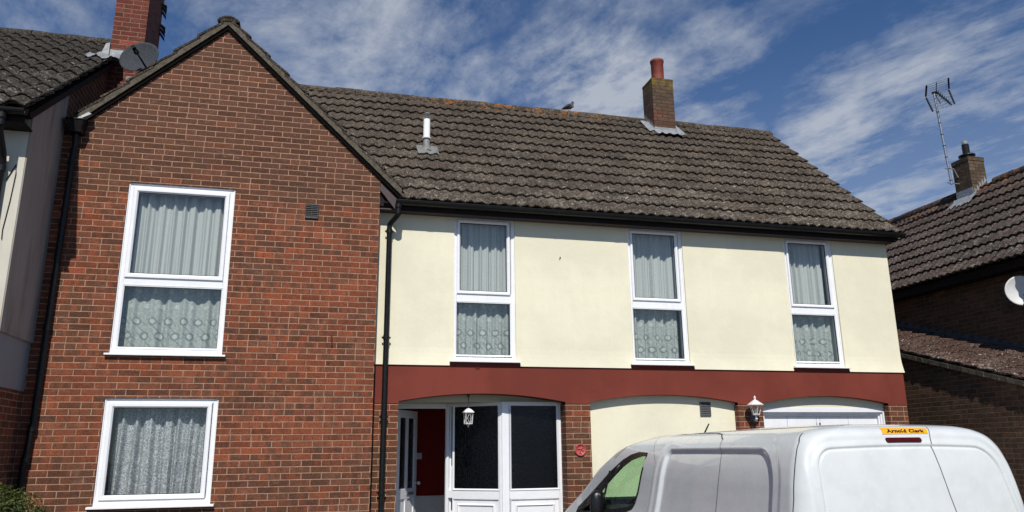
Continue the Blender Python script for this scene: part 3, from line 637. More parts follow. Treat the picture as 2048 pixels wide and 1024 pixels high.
def glazed_panel(name, x0, x1, gx0, gx1, gz0, gz1, y, xf=None, post=0.0, pm=M_OBSC):
    """half glazed upvc panel in local x, depth y; bottom with raised moulding"""
    xf = xf or (lambda m: m)
    mb = MB(); zt = 0.604
    mb.ring(x0, x1, GZ+0.02, zt, [(0, y+0.07), (0, y), (0.010, y-0.002), (min(gx0-x0, x1-gx1)-0.026, y-0.002), (min(gx0-x0, x1-gx1)-0.020, y+0.012), (min(gx0-x0, x1-gx1)-0.020, y+0.07)])
    i_ = min(gx0-x0, x1-gx1)-0.020
    mb.box(x0+i_, x1-i_, y+0.001, y+0.07, gz0-0.118, gz0-0.022); mb.box(x0+i_, x1-i_, y+0.001, y+0.07, GZ+0.03, GZ+0.14)
    mb.box(x0+i_, x1-i_, y+0.001, y+0.07, gz1+0.021, zt-0.01)
    o = mb_o = xf(mb).build(name, M_UPVC_OLD, H, bevel=0.002)
    mb = MB(); mb.ring(gx0-0.022, gx1+0.022, gz0-0.022, gz1+0.022, [(0, y+0.06), (0, y-0.006), (0.007, y-0.008), (0.022, y+0.008), (0.022, y+0.05)]); xf(mb).build('glazing_bead', M_UPVC_OLD, o)
    mb = MB(); mb.box(gx0, gx1, y+0.014, y+0.020, gz0, gz1); xf(mb).build('pane', pm, o)
    mb = MB(); a, b, c, d = gx0-0.02, gx1+0.02, GZ+0.14, gz0-0.120
    mb.ring(a, b, c, d, [(0, y+0.05), (0, y-0.004), (0.008, y-0.006), (0.018, y+0.014), (0.065, y+0.014), (0.075, y+0.002), (0.082, y-0.006), (0.090, y+0.004), (0.10, y+0.012)])
    mb.quad((a+0.10, y+0.012, c+0.1), (b-0.10, y+0.012, c+0.1), (b-0.10, y+0.012, d-0.1), (a+0.10, y+0.012, d-0.1))
    xf(mb).build('moulded_panel', M_UPVC_OLD, o, bevel=0.0015)
    return o
glazed_panel('porch_side_light', 2.372, 3.136, 2.450, 3.064, -0.484, 0.557, 9.785)
mb = MB(); mb.box(2.325, 2.372, 9.778, 9.862, GZ+0.02, 0.604); mb.build('porch_post', M_UPVC_OLD, H, bevel=0.006)
L_ = math.hypot(0.645, 0.50); ex = (0.645/L_, -0.50/L_)
glazed_panel('porch_splayed_light', 0.0, L_, 0.125, L_-0.060, -0.484, 0.557, 0.0, XF(1.682, 10.30, ex[0], ex[1]))
# open doorway
mb = MB(); mb.box(0.967, 1.030, 10.285, 10.36, GZ, 0.604); mb.box(1.6815, 1.76, 10.305, 10.37, GZ, 0.604); mb.box(1.76, 2.40, 10.40, 10.42, GZ, 0.604); mb.box(1.031, 1.681, 10.287, 10.36, 0.540, 0.604); mb.build('door_frame', M_UPVC_OLD, H, bevel=0.003)
be = math.radians(60); dx_ = XF(1.045, 10.345, math.cos(be), math.sin(be))
mb = MB(); Wd = 0.67
for a, b, c, d in ((0, 0.095, GZ+0.03, 0.530), (Wd-0.095, Wd, GZ+0.03, 0.530), (0.0955, Wd-0.0955, 0.43, 0.530), (0.0955, Wd-0.0955, -0.62, -0.49), (0.0955, Wd-0.0955, GZ+0.03, GZ+0.16), (Wd/2-0.035, Wd/2+0.035, -0.489, 0.429), (Wd/2-0.035, Wd/2+0.035, GZ+0.165, -0.621)): mb.box(a, b, 0.0, 0.044, c, d)
do = dx_(mb).build('front_door', M_UPVC_OLD, H, label='half-glazed front door standing open inwards', bevel=0.003)
for a, b in ((0.096, Wd/2-0.036), (Wd/2+0.036, Wd-0.096)):
    mb = MB(); mb.box(a, b, 0.018, 0.026, -0.489, 0.429); dx_(mb).build('pane', M_OBSC, do)
    mb = MB(); mb.box(a, b, 0.012, 0.030, GZ+0.165, -0.621); dx_(mb).build('lower_panel', M_UPVC_OLD, do)
mb = MB(); mb.lathe((Wd-0.05, -0.055, -0.43), [(0.0, -0.022), (0.018, -0.02), (0.026, 0), (0.020, 0.018), (0.010, 0.022), (0.010, 0.055)], 14, axis=(0, 1, 0)); dx_(mb).build('door_knob', M_SWITCH, do)
mb = MB(); mb.box(Wd-0.34, Wd-0.12, -0.008, 0.0, -0.575, -0.540); dx_(mb).build('letter_plate', M_STEEL, do)
# ------------------------------------------------------------------ eaves of the main roof
mb = MB(); mb.box(0.648, 8.40, 9.402, 9.56, 2.994, 3.010); mb.build('soffit', M_PURP, H)
mb = MB(); mb.box(0.86, 8.385, 9.385, 9.4015, 2.985, 3.150); mb.build('fascia', M_FASCIA, H, bevel=0.002)
mb = MB(); gx0_, gx1_ = 0.845, 8.505; n = 12; R0, R1 = 0.054, 0.050; GY, GZ_ = 9.335, 3.098
prof = [(GY-R0*math.cos(math.pi*k/n), GZ_-R0*math.sin(math.pi*k/n)) for k in range(n+1)]+[(GY+R1*math.cos(math.pi*k/n), GZ_-R1*math.sin(math.pi*k/n)) for k in range(n+1)]
mb.prism(prof, lambda a, b, k: (gx0_+(gx1_-gx0_)*k, a, b)); mb.tube([(gx0_, GY-R0+0.001, GZ_), (gx1_, GY-R0+0.001, GZ_)], 0.006, 8)
gu = mb.build('gutter', M_BLACK, H)
for k in range(9):
    x = 1.25+k*0.87; mb = MB(); pr_ = [(GY-0.060*math.cos(math.pi*i/8), GZ_+0.004-0.060*math.sin(math.pi*i/8)) for i in range(9)]+[(GY+0.0545*math.cos(math.pi*i/8), GZ_+0.004-0.0545*math.sin(math.pi*i/8)) for i in range(9)]
    mb.prism(pr_, lambda a, b, q: (x+(0.022 if k % 3 else 0.07)*q, a, b)); mb.build('gutter_bracket', M_BLACK, gu)
# downpipe with swan neck
mb = MB(); mb.tube([(0.882, 9.335, 3.06), (0.882, 9.336, 2.935), (0.880, 9.339, 2.915), (0.872, 9.352, 2.898), (0.802, 9.470, 2.832), (0.793, 9.485, 2.815), (0.790, 9.490, 2.795), (0.790, 9.490, 1.2), (0.790, 9.500, 0.9), (0.790, 9.500, GZ)], 0.0335, 20)
dp = mb.build('downpipe', M_BLACK, H)
for z, r in ((3.035, 0.043), (2.95, 0.038)): mb = MB(); mb.tube([(0.882, 9.335, z+0.02), (0.882, 9.335, z-0.03)], r, 20); mb.build('pipe_socket', M_BLACK, dp)
for z in (2.73, 1.36, 0.40, -0.48):
    y_ = 9.49 if z > 1 else 9.50
    mb = MB(); mb.tube([(0.790, y_, z+0.028), (0.790, y_, z-0.028)], 0.039, 20); mb.box(0.735, 0.845, y_+0.004, y_+0.012, z-0.012, z+0.012); mb.build('pipe_bracket', M_BLACK, dp)
# boxed end of the eaves next to the gable
mb = MB(); mb.prism([(0.648, 3.350), (0.905, 3.105), (0.905, 2.985), (0.858, 2.965), (0.648, 3.23)], lambda a, b, k: (a, 9.352+0.022*k, b)); mb.build('eaves_box_end', M_PURP, H, bevel=0.002)
mb = MB(); mb.box(0.650, 0.705, 9.40, 9.56, 3.035, 3.22); mb.build('eaves_block', M_FASCIA, H)
# ------------------------------------------------------------------ roofs
rid_y = 9.32+(6.02-3.09)/SL
main = tiled('main_roof', M_TILE, H, (-1.34, 9.32, 3.105), (1, 0, 0), (0, 1, SL), 9.80, 4.24, inside=lambda u, s: not (abs(-1.34+u-6.01) < 0.245 and s > 3.62) and (-1.34+u > 0.93 or 3.105+s*0.686 > 5.385-0.943*(-1.34+u+1.339)-0.03))
mb = MB(); ry, rz = 9.32+4.24/math.hypot(1, SL), 3.105+4.24*SL/math.hypot(1, SL)
mb.prism([(ry, rz-0.02), (ry+3.3, rz-3.1), (ry+3.3, rz-3.2), (ry, rz-0.14)], lambda a, b, k: (-1.34+9.80*k, a, b)); mb.prism([(9.36, 3.07), (ry, rz-0.04), (ry, rz-0.12), (9.41, 3.02)], lambda a, b, k: (0.70+7.74*k, a, b)); mb.build('roof_underside', M_FASCIA, H)
rng = random.Random(4); x = -1.3
while x < 8.4:
    if not 5.72 < x+0.2 < 6.38:
        mb = MB(); r = 0.118+rng.uniform(-0.006, 0.006); x1 = min(x+0.446, 8.46); dz_ = rng.uniform(-0.006, 0.006)
        mb.tube([(x, ry+0.005, rz-0.05+dz_), (x+0.05, ry+0.005, rz-0.045+dz_), (x1, ry+0.005, rz-0.045+dz_)], [r+0.004, r, r], 18); mb.build('ridge_tile', M_TILE, H)
    x += 0.45
mb = MB(); v_ = []
for k in range(220): # lumpy ridge mortar
    xx = -1.3+k*9.72/219; v_.append((xx, ry-0.092+rng.uniform(-.012, .012), rz-0.058+rng.uniform(-.012, .012)))
mb.tube(v_, 0.032, 6); mb.build('ridge_mortar', M_TILE, H)
for s in (0,):
    mb = MB(); mb.prism([(9.33, 3.085), (ry, rz-0.03), (ry, rz+0.005), (9.33, 3.12)], lambda a, b, k: (8.40+0.055*k, a, b)); mb.build('verge_mortar', M_MORT, H)
# gable roof
GT = AZ+0.150
oR = tiled('gable_roof', M_TILEG, H, (0.925, 9.292, GT-SL*(0.925-AX)), (0, 1, 0), (-1, 0, SL), 2.55, (0.925-AX)*math.hypot(1, SL), off=0.07, amp=0.02, butt=0.034)
oL = tiled('gable_roof', M_TILEG, H, (-2.93, 9.292, GT-SL*(AX+2.93)), (0, 1, 0), (1, 0, SL), 2.55, (AX+2.93)*math.hypot(1, SL), off=0.07, amp=0.02, butt=0.034)
def slope_strip(name, m, x0, x1, o0, o1, y0, y1, jag=0.0, seed=1):
    mb = MB(); n = max(1, int(abs(x1-x0)/0.04)) if jag else 1; rg = random.Random(seed)
    jj = [rg.uniform(-jag, jag) for _ in range(n+1)]; kk = [rg.uniform(-jag, jag) for _ in range(n+1)]
    for i in range(n):
        a = x0+(x1-x0)*i/n; b = x0+(x1-x0)*(i+1)/n; za, zb = AZ-SL*abs(a-AX), AZ-SL*abs(b-AX)
        mb.hexa([(a, y0+kk[i]*.6, za+o0+jj[i]*0.3), (b, y0+kk[i+1]*.6, zb+o0+jj[i+1]*0.3), (b, y1, zb+o0), (a, y1, za+o0), (a, y0+kk[i]*.3, za+o1+jj[i]), (b, y0+kk[i+1]*.3, zb+o1+jj[i+1]), (b, y1, zb+o1), (a, y1, za+o1)])
    return mb.build(name, m, H)
for xe, sd in ((0.915, 1), (-2.925, 2)):
    slope_strip('undercloak', M_SHADE, AX, xe, -0.004, 0.058, 9.318, 9.36)
    slope_strip('verge_mortar', M_MORT, AX, xe, 0.055, 0.142, 9.298, 9.40, 0.004, sd)
mb = MB()
for k in range(6):
    y0_ = 9.283+k*0.43; a_ = math.radians(52); ro, ri = (0.172, 0.150) if k == 0 else (0.168, 0.148); zc_ = AZ+0.004
    arc_ = [(AX+ro*math.sin(-a_+2*a_*q/14), zc_+ro*math.cos(-a_+2*a_*q/14)) for q in range(15)]+[(AX+ri*math.sin(a_-2*a_*q/14), zc_+ri*math.cos(a_-2*a_*q/14)) for q in range(15)]
    mb.prism(arc_, lambda a, b, k2: (a, y0_+0.428*k2, b))
    if k == 0: mb.prism([(AX, AZ+0.10)]+[(AX+.149*math.sin(-a_+2*a_*q/10), zc_+.149*math.cos(-a_+2*a_*q/10)) for q in range(11)], lambda a, b, k2: (a, 9.290+0.1*k2, b))
mb.build('gable_ridge_tile', M_TILEG, H)
mb = MB(); mb.box(-3.3, -2.9, 9.42, 12.0, 3.70, 3.80); mb.build('valley_gutter', M_LEADD, H)
# main chimney
mb = MB(); mb.box(5.805, 6.235, 12.03, 12.46, 5.3, 6.735); mb.box(5.800, 6.240, 12.025, 12.465, 6.735, 6.765)
ch = mb.build('chimney', MB_CH, H)
mb = MB(); mb.lathe((6.035, 12.24, 6.75), [(0.17, 0.0), (0.165, 0.03), (0.135, 0.05)], 20); mb.build('flaunching', M_MORT, ch)
mb = MB(); mb.lathe((6.035, 12.24, 6.77), [(0.118, 0.0), (0.120, 0.42), (0.131, 0.43), (0.133, 0.47), (0.122, 0.48), (0.105, 0.475), (0.105, 0.1)], 28); mb.build('chimney_pot', M_TERRA, ch)
rz_at = lambda y: 3.105+SL*(y-9.32)
mb = MB(); rg = random.Random(3)
def sheet(mb, P0, P1, n, wfun, lift, N_=(0, -SL, 1)):
    pass
nn = Vector((0, -SL, 1)).normalized()
# front apron dressed over the tiles, upstand on the brick, stepped side soakers
def dressed(x0, x1, y0, y1, lift, amp, n=26, m=6, jag=0.012):
    vs = []; fs = []
    for j in range(m+1):
        for i in range(n+1):
            u = i/n; v = j/m; x = x0+(x1-x0)*u; y = y0+(y1-y0)*v+(rg.uniform(-jag, jag) if j == 0 else 0)
            h = lift+0.02+amp*0.7*(0.5+0.5*math.cos(2*math.pi*(x+1.34)/0.15))*(1-v*0.6)+rg.uniform(-.003, .003)
            p = Vector((x, y, rz_at(y)))+nn*h; vs.append(p)
    for j in range(m):
        for i in range(n): a = j*(n+1)+i; fs.append((a, a+1, a+n+2, a+n+1))
    return vs, fs
mb = MB(); mb.add(*dressed(5.73, 6.37, 11.88, 12.03, 0.032, 0.036), smooth=True); mb.box(5.798, 6.242, 12.018, 12.026, rz_at(12.0), rz_at(12.0)+0.13)
mb.add(*dressed(5.64, 5.80, 11.93, 12.36, 0.034, 0.036, 10, 14, 0.02), smooth=True)
mb.add(*dressed(6.238, 6.33, 11.90, 12.36, 0.034, 0.036, 6, 14, 0.02), smooth=True)
for i in range(6):
    y = 12.04+i*0.066; zb = rz_at(y)+0.02; mb.add([(5.796, y, zb), (5.796, y+0.075, zb+0.05), (5.796, y+0.070, zb+0.13), (5.796, y+0.045, zb+0.20), (5.796, y+0.01, zb+0.12)], [(0, 1, 2, 3, 4)])
mb.build('flashing', M_LEAD, ch, recalc=False)
# flue
b_ = Vector((1.392, 10.60, 4.31))
mb = MB(); mb.lathe(b_, [(0.050, -0.15), (0.050, 0.20), (0.045, 0.21)], 24); fl = mb.build('flue', M_FLUEG, H)
mb = MB(); mb.lathe(b_, [(0.054, 0.20), (0.068, 0.205), (0.068, 0.222), (0.050, 0.232), (0.049, 0.52), (0.042, 0.525)], 24); mb.build('flue_sleeve', M_FLUEW, fl)
mb = MB()
for k in range(14): q = 2*math.pi*k/14; mb.tube([b_+Vector((0.047*math.cos(q), 0.047*math.sin(q), 0.52)), b_+Vector((0.047*math.cos(q), 0.047*math.sin(q), 0.60))], 0.0045, 6)
mb.lathe(b_, [(0.0, 0.625), (0.04, 0.622), (0.053, 0.610), (0.053, 0.597), (0.0, 0.592)], 24); mb.build('flue_terminal', M_FLUEG, fl)
mb = MB(); mb.lathe(b_, [(0.030, 0.51), (0.030, 0.60)], 16); mb.build('flue_core', M_VENT, fl)
mb = MB(); rg = random.Random(8); mb.add(*dressed(1.24, 1.56, 10.45, 10.68, 0.030, 0.038, 24, 8, 0.022), smooth=True); mb.lathe(b_, [(0.105, 0.0), (0.085, 0.03), (0.066, 0.06), (0.062, 0.10)], 24); mb.build('flue_flashing', M_FLUEG, fl, recalc=False)
# hopper and left downpipe
mb = MB()
for (x0, x1, y0, y1, z) in (): pass
def frus(mb, x0, x1, y0, y1, z0, X0, X1, Y0, Y1, z1): return mb.hexa([(x0, y0, z0), (x1, y0, z0), (x1, y1, z0), (x0, y1, z0), (X0, Y0, z1), (X1, Y0, z1), (X1, Y1, z1), (X0, Y1, z1)])
frus(mb, -2.960, -2.825, 9.20, 9.345, 3.635, -2.990, -2.805, 9.165, 9.345, 3.775); mb.box(-3.0, -2.797, 9.158, 9.345, 3.776, 3.792)
hp = mb.build('rainwater_hopper', M_BLACK, H, bevel=0.004)
mb = MB(); mb.box(-3.045, -2.86, 9.20, 9.35, 3.792, 3.80); mb.hexa([(-2.90, 9.20, 3.795), (-2.86, 9.20, 3.795), (-2.86, 9.30, 3.795), (-2.90, 9.30, 3.795), (-2.78, 9.22, 3.90), (-2.745, 9.22, 3.88), (-2.745, 9.30, 3.90), (-2.78, 9.30, 3.92)]); mb.build('flashing', M_LEAD, hp)
mb = MB(); mb.tube([(-2.895, 9.28, 3.64), (-2.895, 9.29, 3.5), (-2.905, 9.30, 3.3), (-2.925, 9.30, 0.30)], 0.034, 18); mb.tube([(-2.935, 9.30, 0.27), (-2.945, 9.30, -0.05), (-2.96, 9.30, -0.10), (-2.965, 9.30, GZ)], 0.034, 18)
lp = mb.build('downpipe', M_BLACK, H)
for x, z in ((-2.905, 3.30), (-2.912, 2.55), (-2.918, 1.35), (-2.928, 0.27), (-2.95, -0.05)): mb = MB(); mb.tube([(x, 9.30, z+0.03), (x, 9.30, z-0.03)], 0.041, 18); mb.build('pipe_socket', M_BLACK, lp)
mb = MB(); mb.tube([(0.128, 9.352, 1.350), (0.127, 9.330, 1.348), (0.130, 9.326, 1.33), (0.137, 9.328, 1.225)], 0.008, 8); mb.build('wall_hook', M_RUST, H)
mb = MB(); mb.tube([(1.985, 9.59, 1.045), (1.99, 9.55, 1.03), (1.96, 9.54, 1.01), (1.93, 9.55, 1.02)], 0.005, 6); mb.tube([(3.10, 9.57, 2.53), (3.105, 9.555, 2.52), (3.09, 9.55, 2.50)], 0.006, 6); mb.build('bracket_stub', M_RUST, H)
# ================================================================== THINGS ON THE HOUSE
def tube_thing(*a): pass
# wall lantern by the garage
LX, LY = 5.785, 9.42
wl = thing('wall_lantern', 'white coach lantern on a bracket on the brick pillar beside the garage door', 'wall light', (5.82, 9.568, 0.38))
mb = MB(); mb.prism([(math.cos(q)*0.052, math.sin(q)*0.068*(1 if abs(math.sin(q)) < 0.99 else 0.96)) for q in [2*math.pi*k/18+0.17 for k in range(18)]], lambda a, b, k: (5.822+a, 9.568-0.022*k, 0.385+b)); mb.build('back_plate', M_VENT2, wl, bevel=0.003)
mb = MB(); mb.tube([(5.822, 9.552, 0.355), (5.815, 9.50, 0.345), (LX, LY+0.01, 0.362), (LX, LY, 0.395)], 0.009, 10); mb.lathe((LX, LY, 0.36), [(0.0, -0.01), (0.016, 0.0), (0.018, 0.012), (0.008, 0.022), (0.015, 0.033), (0.008, 0.045), (0.012, 0.06)], 14); mb.tube([(LX, LY, 0.355), (LX+0.03, LY+.03, 0.335), (LX+0.05, LY+.09, 0.338)], 0.006, 8); mb.build('bracket_arm', M_WHITEP, wl)
def hexframe(mb, c, r0, r1, z0, z1, n, rad, start=0.3):
    for k in range(n):
        q = start+2*math.pi*k/n; q2 = start+2*math.pi*(k+1)/n
        a = Vector((c[0]+r0*math.cos(q), c[1]+r0*math.sin(q), z0)); b = Vector((c[0]+r1*math.cos(q), c[1]+r1*math.sin(q), z1))
        a2 = Vector((c[0]+r0*math.cos(q2), c[1]+r0*math.sin(q2), z0)); b2 = Vector((c[0]+r1*math.cos(q2), c[1]+r1*math.sin(q2), z1))
        mb.tube([a, b], rad, 8); mb.tube([a, a2], rad*1.2, 8); mb.tube([b, b2], rad, 8)
mb = MB(); hexframe(mb, (LX, LY), 0.046, 0.078, 0.425, 0.555, 6, 0.0045); mb.lathe((LX, LY, 0.42), [(0.0, -0.01), (0.03, -0.01), (0.05, 0.004), (0.05, 0.014), (0.0, 0.014)], 6, start=0.3, smooth=False); mb.build('cage', M_WHITEP, wl)
mb = MB(); mb.lathe((LX, LY, 0.0), [(0.045, 0.43), (0.077, 0.553)], 6, start=0.3, smooth=False); mb.build('lantern_pane', M_GLASSL, wl)
mb = MB(); mb.lathe((LX, LY, 0.552), [(0.0, 0.0), (0.112, -0.002), (0.112, 0.004), (0.075, 0.030), (0.030, 0.062), (0.014, 0.070), (0.010, 0.078), (0.016, 0.090), (0.015, 0.103), (0.006, 0.120), (0.0, 0.128)], 12, start=0.1, smooth=False); mb.build('lantern_roof', M_WHITEP, wl)
mb = MB(); mb.lathe((LX, LY, 0.43), [(0.0, 0.0), (0.014, 0.0), (0.014, 0.025), (0.022, 0.05), (0.018, 0.075), (0.0, 0.085)], 14); mb.build('bulb', M_SWITCH, wl)
# hanging lantern in the porch
hx, hy = 1.862, 9.665
hl = thing('hanging_lantern', 'white hanging lantern with diamond tracery in the porch archway', 'lantern', (hx, hy, 0.27))
mb = MB(); mb.tube([(hx, hy, 0.70), (hx, hy, 0.50)], 0.006, 8); mb.lathe((hx, hy, 0.0), [(0.022, 0.69), (0.022, 0.665), (0.010, 0.655), (0.006, 0.64)], 12); mb.build('chain', M_VENT, hl)
mb = MB(); hexframe(mb, (hx, hy), 0.056, 0.066, 0.318, 0.455, 4, 0.0042, start=math.pi/4+0.12)
for k in range(4):
    q = math.pi/4+0.12+math.pi/2*k; q2 = q+math.pi/2
    A = Vector((hx+0.061*math.cos(q), hy+0.061*math.sin(q), 0)); B = Vector((hx+0.061*math.cos(q2), hy+0.061*math.sin(q2), 0)); M_ = (A+B)/2
    pts = [M_+Vector((0, 0, 0.450)), M_.lerp(B, 0.55)+Vector((0, 0, 0.388)), M_+Vector((0, 0, 0.325)), M_.lerp(A, 0.55)+Vector((0, 0, 0.388)), M_+Vector((0, 0, 0.450))]
    for a, b in zip(pts[:-1], pts[1:]): mb.tube([a, b], 0.0024, 6)
    mb.tube([A+Vector((0, 0, 0.388)), pts[3]], 0.0024, 6); mb.tube([B+Vector((0, 0, 0.388)), pts[1]], 0.0024, 6)
mb.lathe((hx, hy, 0.0), [(0.0, 0.275), (0.010, 0.280), (0.006, 0.292), (0.012, 0.300), (0.030, 0.312), (0.060, 0.318)], 4, start=math.pi/4, smooth=False); mb.build('cage', M_WHITEP, hl)
mb = MB(); mb.lathe((hx, hy, 0.0), [(0.0, 0.458), (0.090, 0.456), (0.090, 0.463), (0.050, 0.495), (0.018, 0.510), (0.0, 0.515)], 4, start=math.pi/4, smooth=False); mb.build('lantern_roof', M_WHITEP, hl)
# round terracotta plaque
pq = thing('wall_plaque', 'round terracotta relief plaque on the brick pillar right of the porch', 'plaque', (3.303, 9.568, -0.09))
pc = Vector((3.303, 9.568, -0.014))
mb = MB(); mb.lathe(pc, [(0.074, 0.0), (0.075, 0.020), (0.071, 0.025), (0.064, 0.022), (0.062, 0.014), (0.0, 0.014)], 40, axis=(0, -1, 0)); mb.build('disc', M_PLAQ, pq)
mb = MB(); yy = pc.y-0.016
def rel(pts, r): mb.tube([(pc.x+a, yy-0.003, pc.z+b) for a, b in pts], r, 8)
rel([(-0.040, 0.012), (-0.022, 0.018), (-0.004, 0.010), (0.012, 0.020), (0.034, 0.030)], [0.004, 0.009, 0.011, 0.009, 0.003])
rel([(0.0, 0.010), (0.006, 0.030), (0.016, 0.046)], [0.008, 0.009, 0.003]); rel([(-0.002, 0.006), (-0.004, -0.016), (0.002, -0.034), (-0.006, -0.048)], [0.009, 0.008, 0.006, 0.003])
rel([(0.012, 0.008), (0.026, -0.008), (0.044, -0.022)], [0.008, 0.007, 0.003]); rel([(-0.018, 0.022), (-0.026, 0.040)], [0.006, 0.003])
for a, b in ((0.0, -0.036), (0.008, -0.044), (-0.012, -0.040)): mb.lathe((pc.x+a, yy+0.002, pc.z+b), [(0.008, 0), (0.007, 0.006), (0.0, 0.009)], 10, axis=(0, -1, 0))
mb.build('relief', M_PLAQ, pq)
# pigeon on the ridge
rzt = rz+0.075
bx, by = 4.270, ry-0.01
pg = thing('pigeon', 'grey wood pigeon sitting on the lichen-covered ridge of the main roof', 'bird', (bx, by, rzt))
def blob(name, m, pts, rs, n=14, sq=1.0):
    mb = MB(); mb.tube(pts, rs, n); o = mb.build(name, m, pg); return o
z0_ = rzt
blob('body', M_FEAT, [(bx-0.150, by, z0_+0.020), (bx-0.125, by, z0_+0.028), (bx-0.080, by, z0_+0.052), (bx-0.030, by, z0_+0.076), (bx+0.020, by, z0_+0.094), (bx+0.052, by, z0_+0.118), (bx+0.066, by, z0_+0.146), (bx+0.068, by, z0_+0.166), (bx+0.074, by, z0_+0.180)], [0.006, 0.016, 0.034, 0.050, 0.055, 0.044, 0.028, 0.026, 0.010])
blob('breast', M_FEATP, [(bx+0.035, by-0.012, z0_+0.065), (bx+0.060, by-0.010, z0_+0.095), (bx+0.074, by-0.008, z0_+0.130)], [0.020, 0.036, 0.018])
blob('wing', M_FEATD, [(bx-0.135, by-0.035, z0_+0.026), (bx-0.07, by-0.048, z0_+0.058), (bx+0.0, by-0.040, z0_+0.098), (bx+0.03, by-0.030, z0_+0.110)], [0.006, 0.018, 0.026, 0.010])
blob('head', M_FEATD, [(bx+0.055, by, z0_+0.168), (bx+0.068, by, z0_+0.176), (bx+0.084, by, z0_+0.176), (bx+0.096, by, z0_+0.170)], [0.012, 0.024, 0.022, 0.008])
blob('beak', M_BEAK, [(bx+0.094, by-0.004, z0_+0.171), (bx+0.112, by-0.006, z0_+0.163)], [0.006, 0.002], 6)
for sx in (-0.012, 0.018): mb = MB(); mb.tube([(bx+sx, by-0.01, z0_+0.055), (bx+sx+0.004, by-0.012, z0_-0.012)], 0.005, 6); mb.tube([(bx+sx+0.004, by-0.012, z0_-0.008), (bx+sx+0.03, by-0.02, z0_-0.012)], 0.004, 6); mb.build('leg', M_BEAK, pg)

# ================================================================== LEFT NEIGHBOUR
N = thing('house', 'neighbouring house at the left edge with white render and a dark tiled roof', 'house', (-5.5, 10.0, GZ))
nz_ = lambda y: 3.43+0.74*(y-8.12)
mb = MB(); mb.prism([(8.40, 1.18), (9.345, 1.18), (9.345, nz_(9.345)-0.03), (8.40, nz_(8.40)-0.03)], lambda a, b, k: (-9.0+5.94*k, a, b)); mb.build('front_wall', M_NB, N)
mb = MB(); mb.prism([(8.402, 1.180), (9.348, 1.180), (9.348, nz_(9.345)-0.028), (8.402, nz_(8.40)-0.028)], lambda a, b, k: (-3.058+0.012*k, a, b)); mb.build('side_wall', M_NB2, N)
mb = MB(); mb.box(-9, -3.070, 8.42, 9.345, 0.66, 1.179); mb.build('painted_plinth', M_NB3, N)
mb = MB(); mb.box(-9, -3.074, 8.424, 9.345, GZ, 0.659); mb.build('lower_brick_wall', MB_WING, N)
mb = MB(); mb.prism([(9.349, GZ), (15.2, GZ), (15.2, 3.4), (11.7, nz_(11.7)-0.05), (9.349, nz_(9.349)-0.05)], lambda a, b, k: (-3.25+0.204*k, a, b)); mb.build('gable_wall', MB_WING, N)
ny_ = math.hypot(1, 0.74)
tiled('roof', M_TILEN, N, (-8.95, 8.12, 3.43), (1, 0, 0), (0, 1, 0.74), 6.0, 3.58*ny_, gauge=0.30, pitch=0.20, amp=0.050, butt=0.034, jit=1.6)
mb = MB(); mb.prism([(8.16, 3.39), (11.7, nz_(11.7)-0.03), (15.3, nz_(11.7)-2.7), (15.3, nz_(11.7)-2.8), (11.7, nz_(11.7)-0.10), (8.20, 3.33)], lambda a, b, k: (-8.95+5.96*k, a, b)); mb.build('roof_underside', M_FASCIA, N)
mb = MB(); mb.prism([(8.13, 3.41), (11.7, nz_(11.7)-0.01), (11.7, nz_(11.7)-0.075), (8.13, 3.345)], lambda a, b, k: (-3.030+0.03*k, a, b)); mb.build('verge_shade_strip', M_SHADE, N)  # added strip painting the roof's shadow below the tile edge; no board here
rg = random.Random(5); x = -8.9
while x < -3.3: mb = MB(); mb.tube([(x, 11.72, nz_(11.7)-0.02+rg.uniform(-.01, .01)), (x+0.44, 11.72, nz_(11.7)-0.02+rg.uniform(-.01, .01))], 0.12, 16); mb.build('ridge_tile', M_TILEN, N); x += 0.45
mb = MB(); mb.box(-9, -3.03, 8.165, 8.398, 3.27, 3.285); mb.box(-9, -3.03, 8.150, 8.1648, 3.27, 3.40); mb.build('fascia', M_FASCIA, N)
mb = MB(); pr_ = [(8.095-0.054*math.cos(math.pi*k/10), 3.385-0.054*math.sin(math.pi*k/10)) for k in range(11)]+[(8.095+0.049*math.cos(math.pi*k/10), 3.385-0.049*math.sin(math.pi*k/10)) for k in range(11)]
mb.prism(pr_, lambda a, b, k: (-9+5.99*k, a, b)); mb.build('gutter', M_BLACK, N)
mb = MB(); mb.tube([(-3.215, 8.095, 3.36), (-3.215, 8.10, 3.24), (-3.225, 8.12, 3.16), (-3.235, 8.31, 2.98), (-3.24, 8.345, 2.92), (-3.24, 8.345, GZ)], 0.034, 18)
for z in (3.30, 3.22): mb.tube([(-3.215, 8.095, z+.03), (-3.215, 8.095, z-.02)], 0.043, 16)
mb.tube([(-3.24, 8.345, 2.86), (-3.24, 8.345, 2.80)], 0.041, 16); mb.build('downpipe', M_BLACK, N)
mb = MB(); mb.tube([(-3.20, 8.39, 2.72), (-3.13, 8.392, 2.90), (-3.12, 8.392, 2.80), (-3.135, 8.392, 2.5), (-3.16, 8.392, 2.2), (-3.155, 8.392, 2.1)], 0.0045, 6); mb.build('cable', M_BLACK, N)
mb = MB(); mb.box(-3.060, -2.632, 10.70, 11.52, 3.4, 8.1)
cn = mb.build('chimney', MB_CL, N)
mb = MB(); rg = random.Random(11)
nn2 = Vector((0, -0.74, 1)).normalized()
vs = []; fs = []
for j in range(7):
    for i in range(25):
        x = -3.30+0.42*i/24; y = 10.50+0.22*j/6+(rg.uniform(-.03, .03) if j == 0 else 0); vs.append(Vector((x, y, nz_(y)))+nn2*(0.05+0.045*(0.5+0.5*math.cos(2*math.pi*(x+8.95)/0.20))+rg.uniform(-.006, .006)))
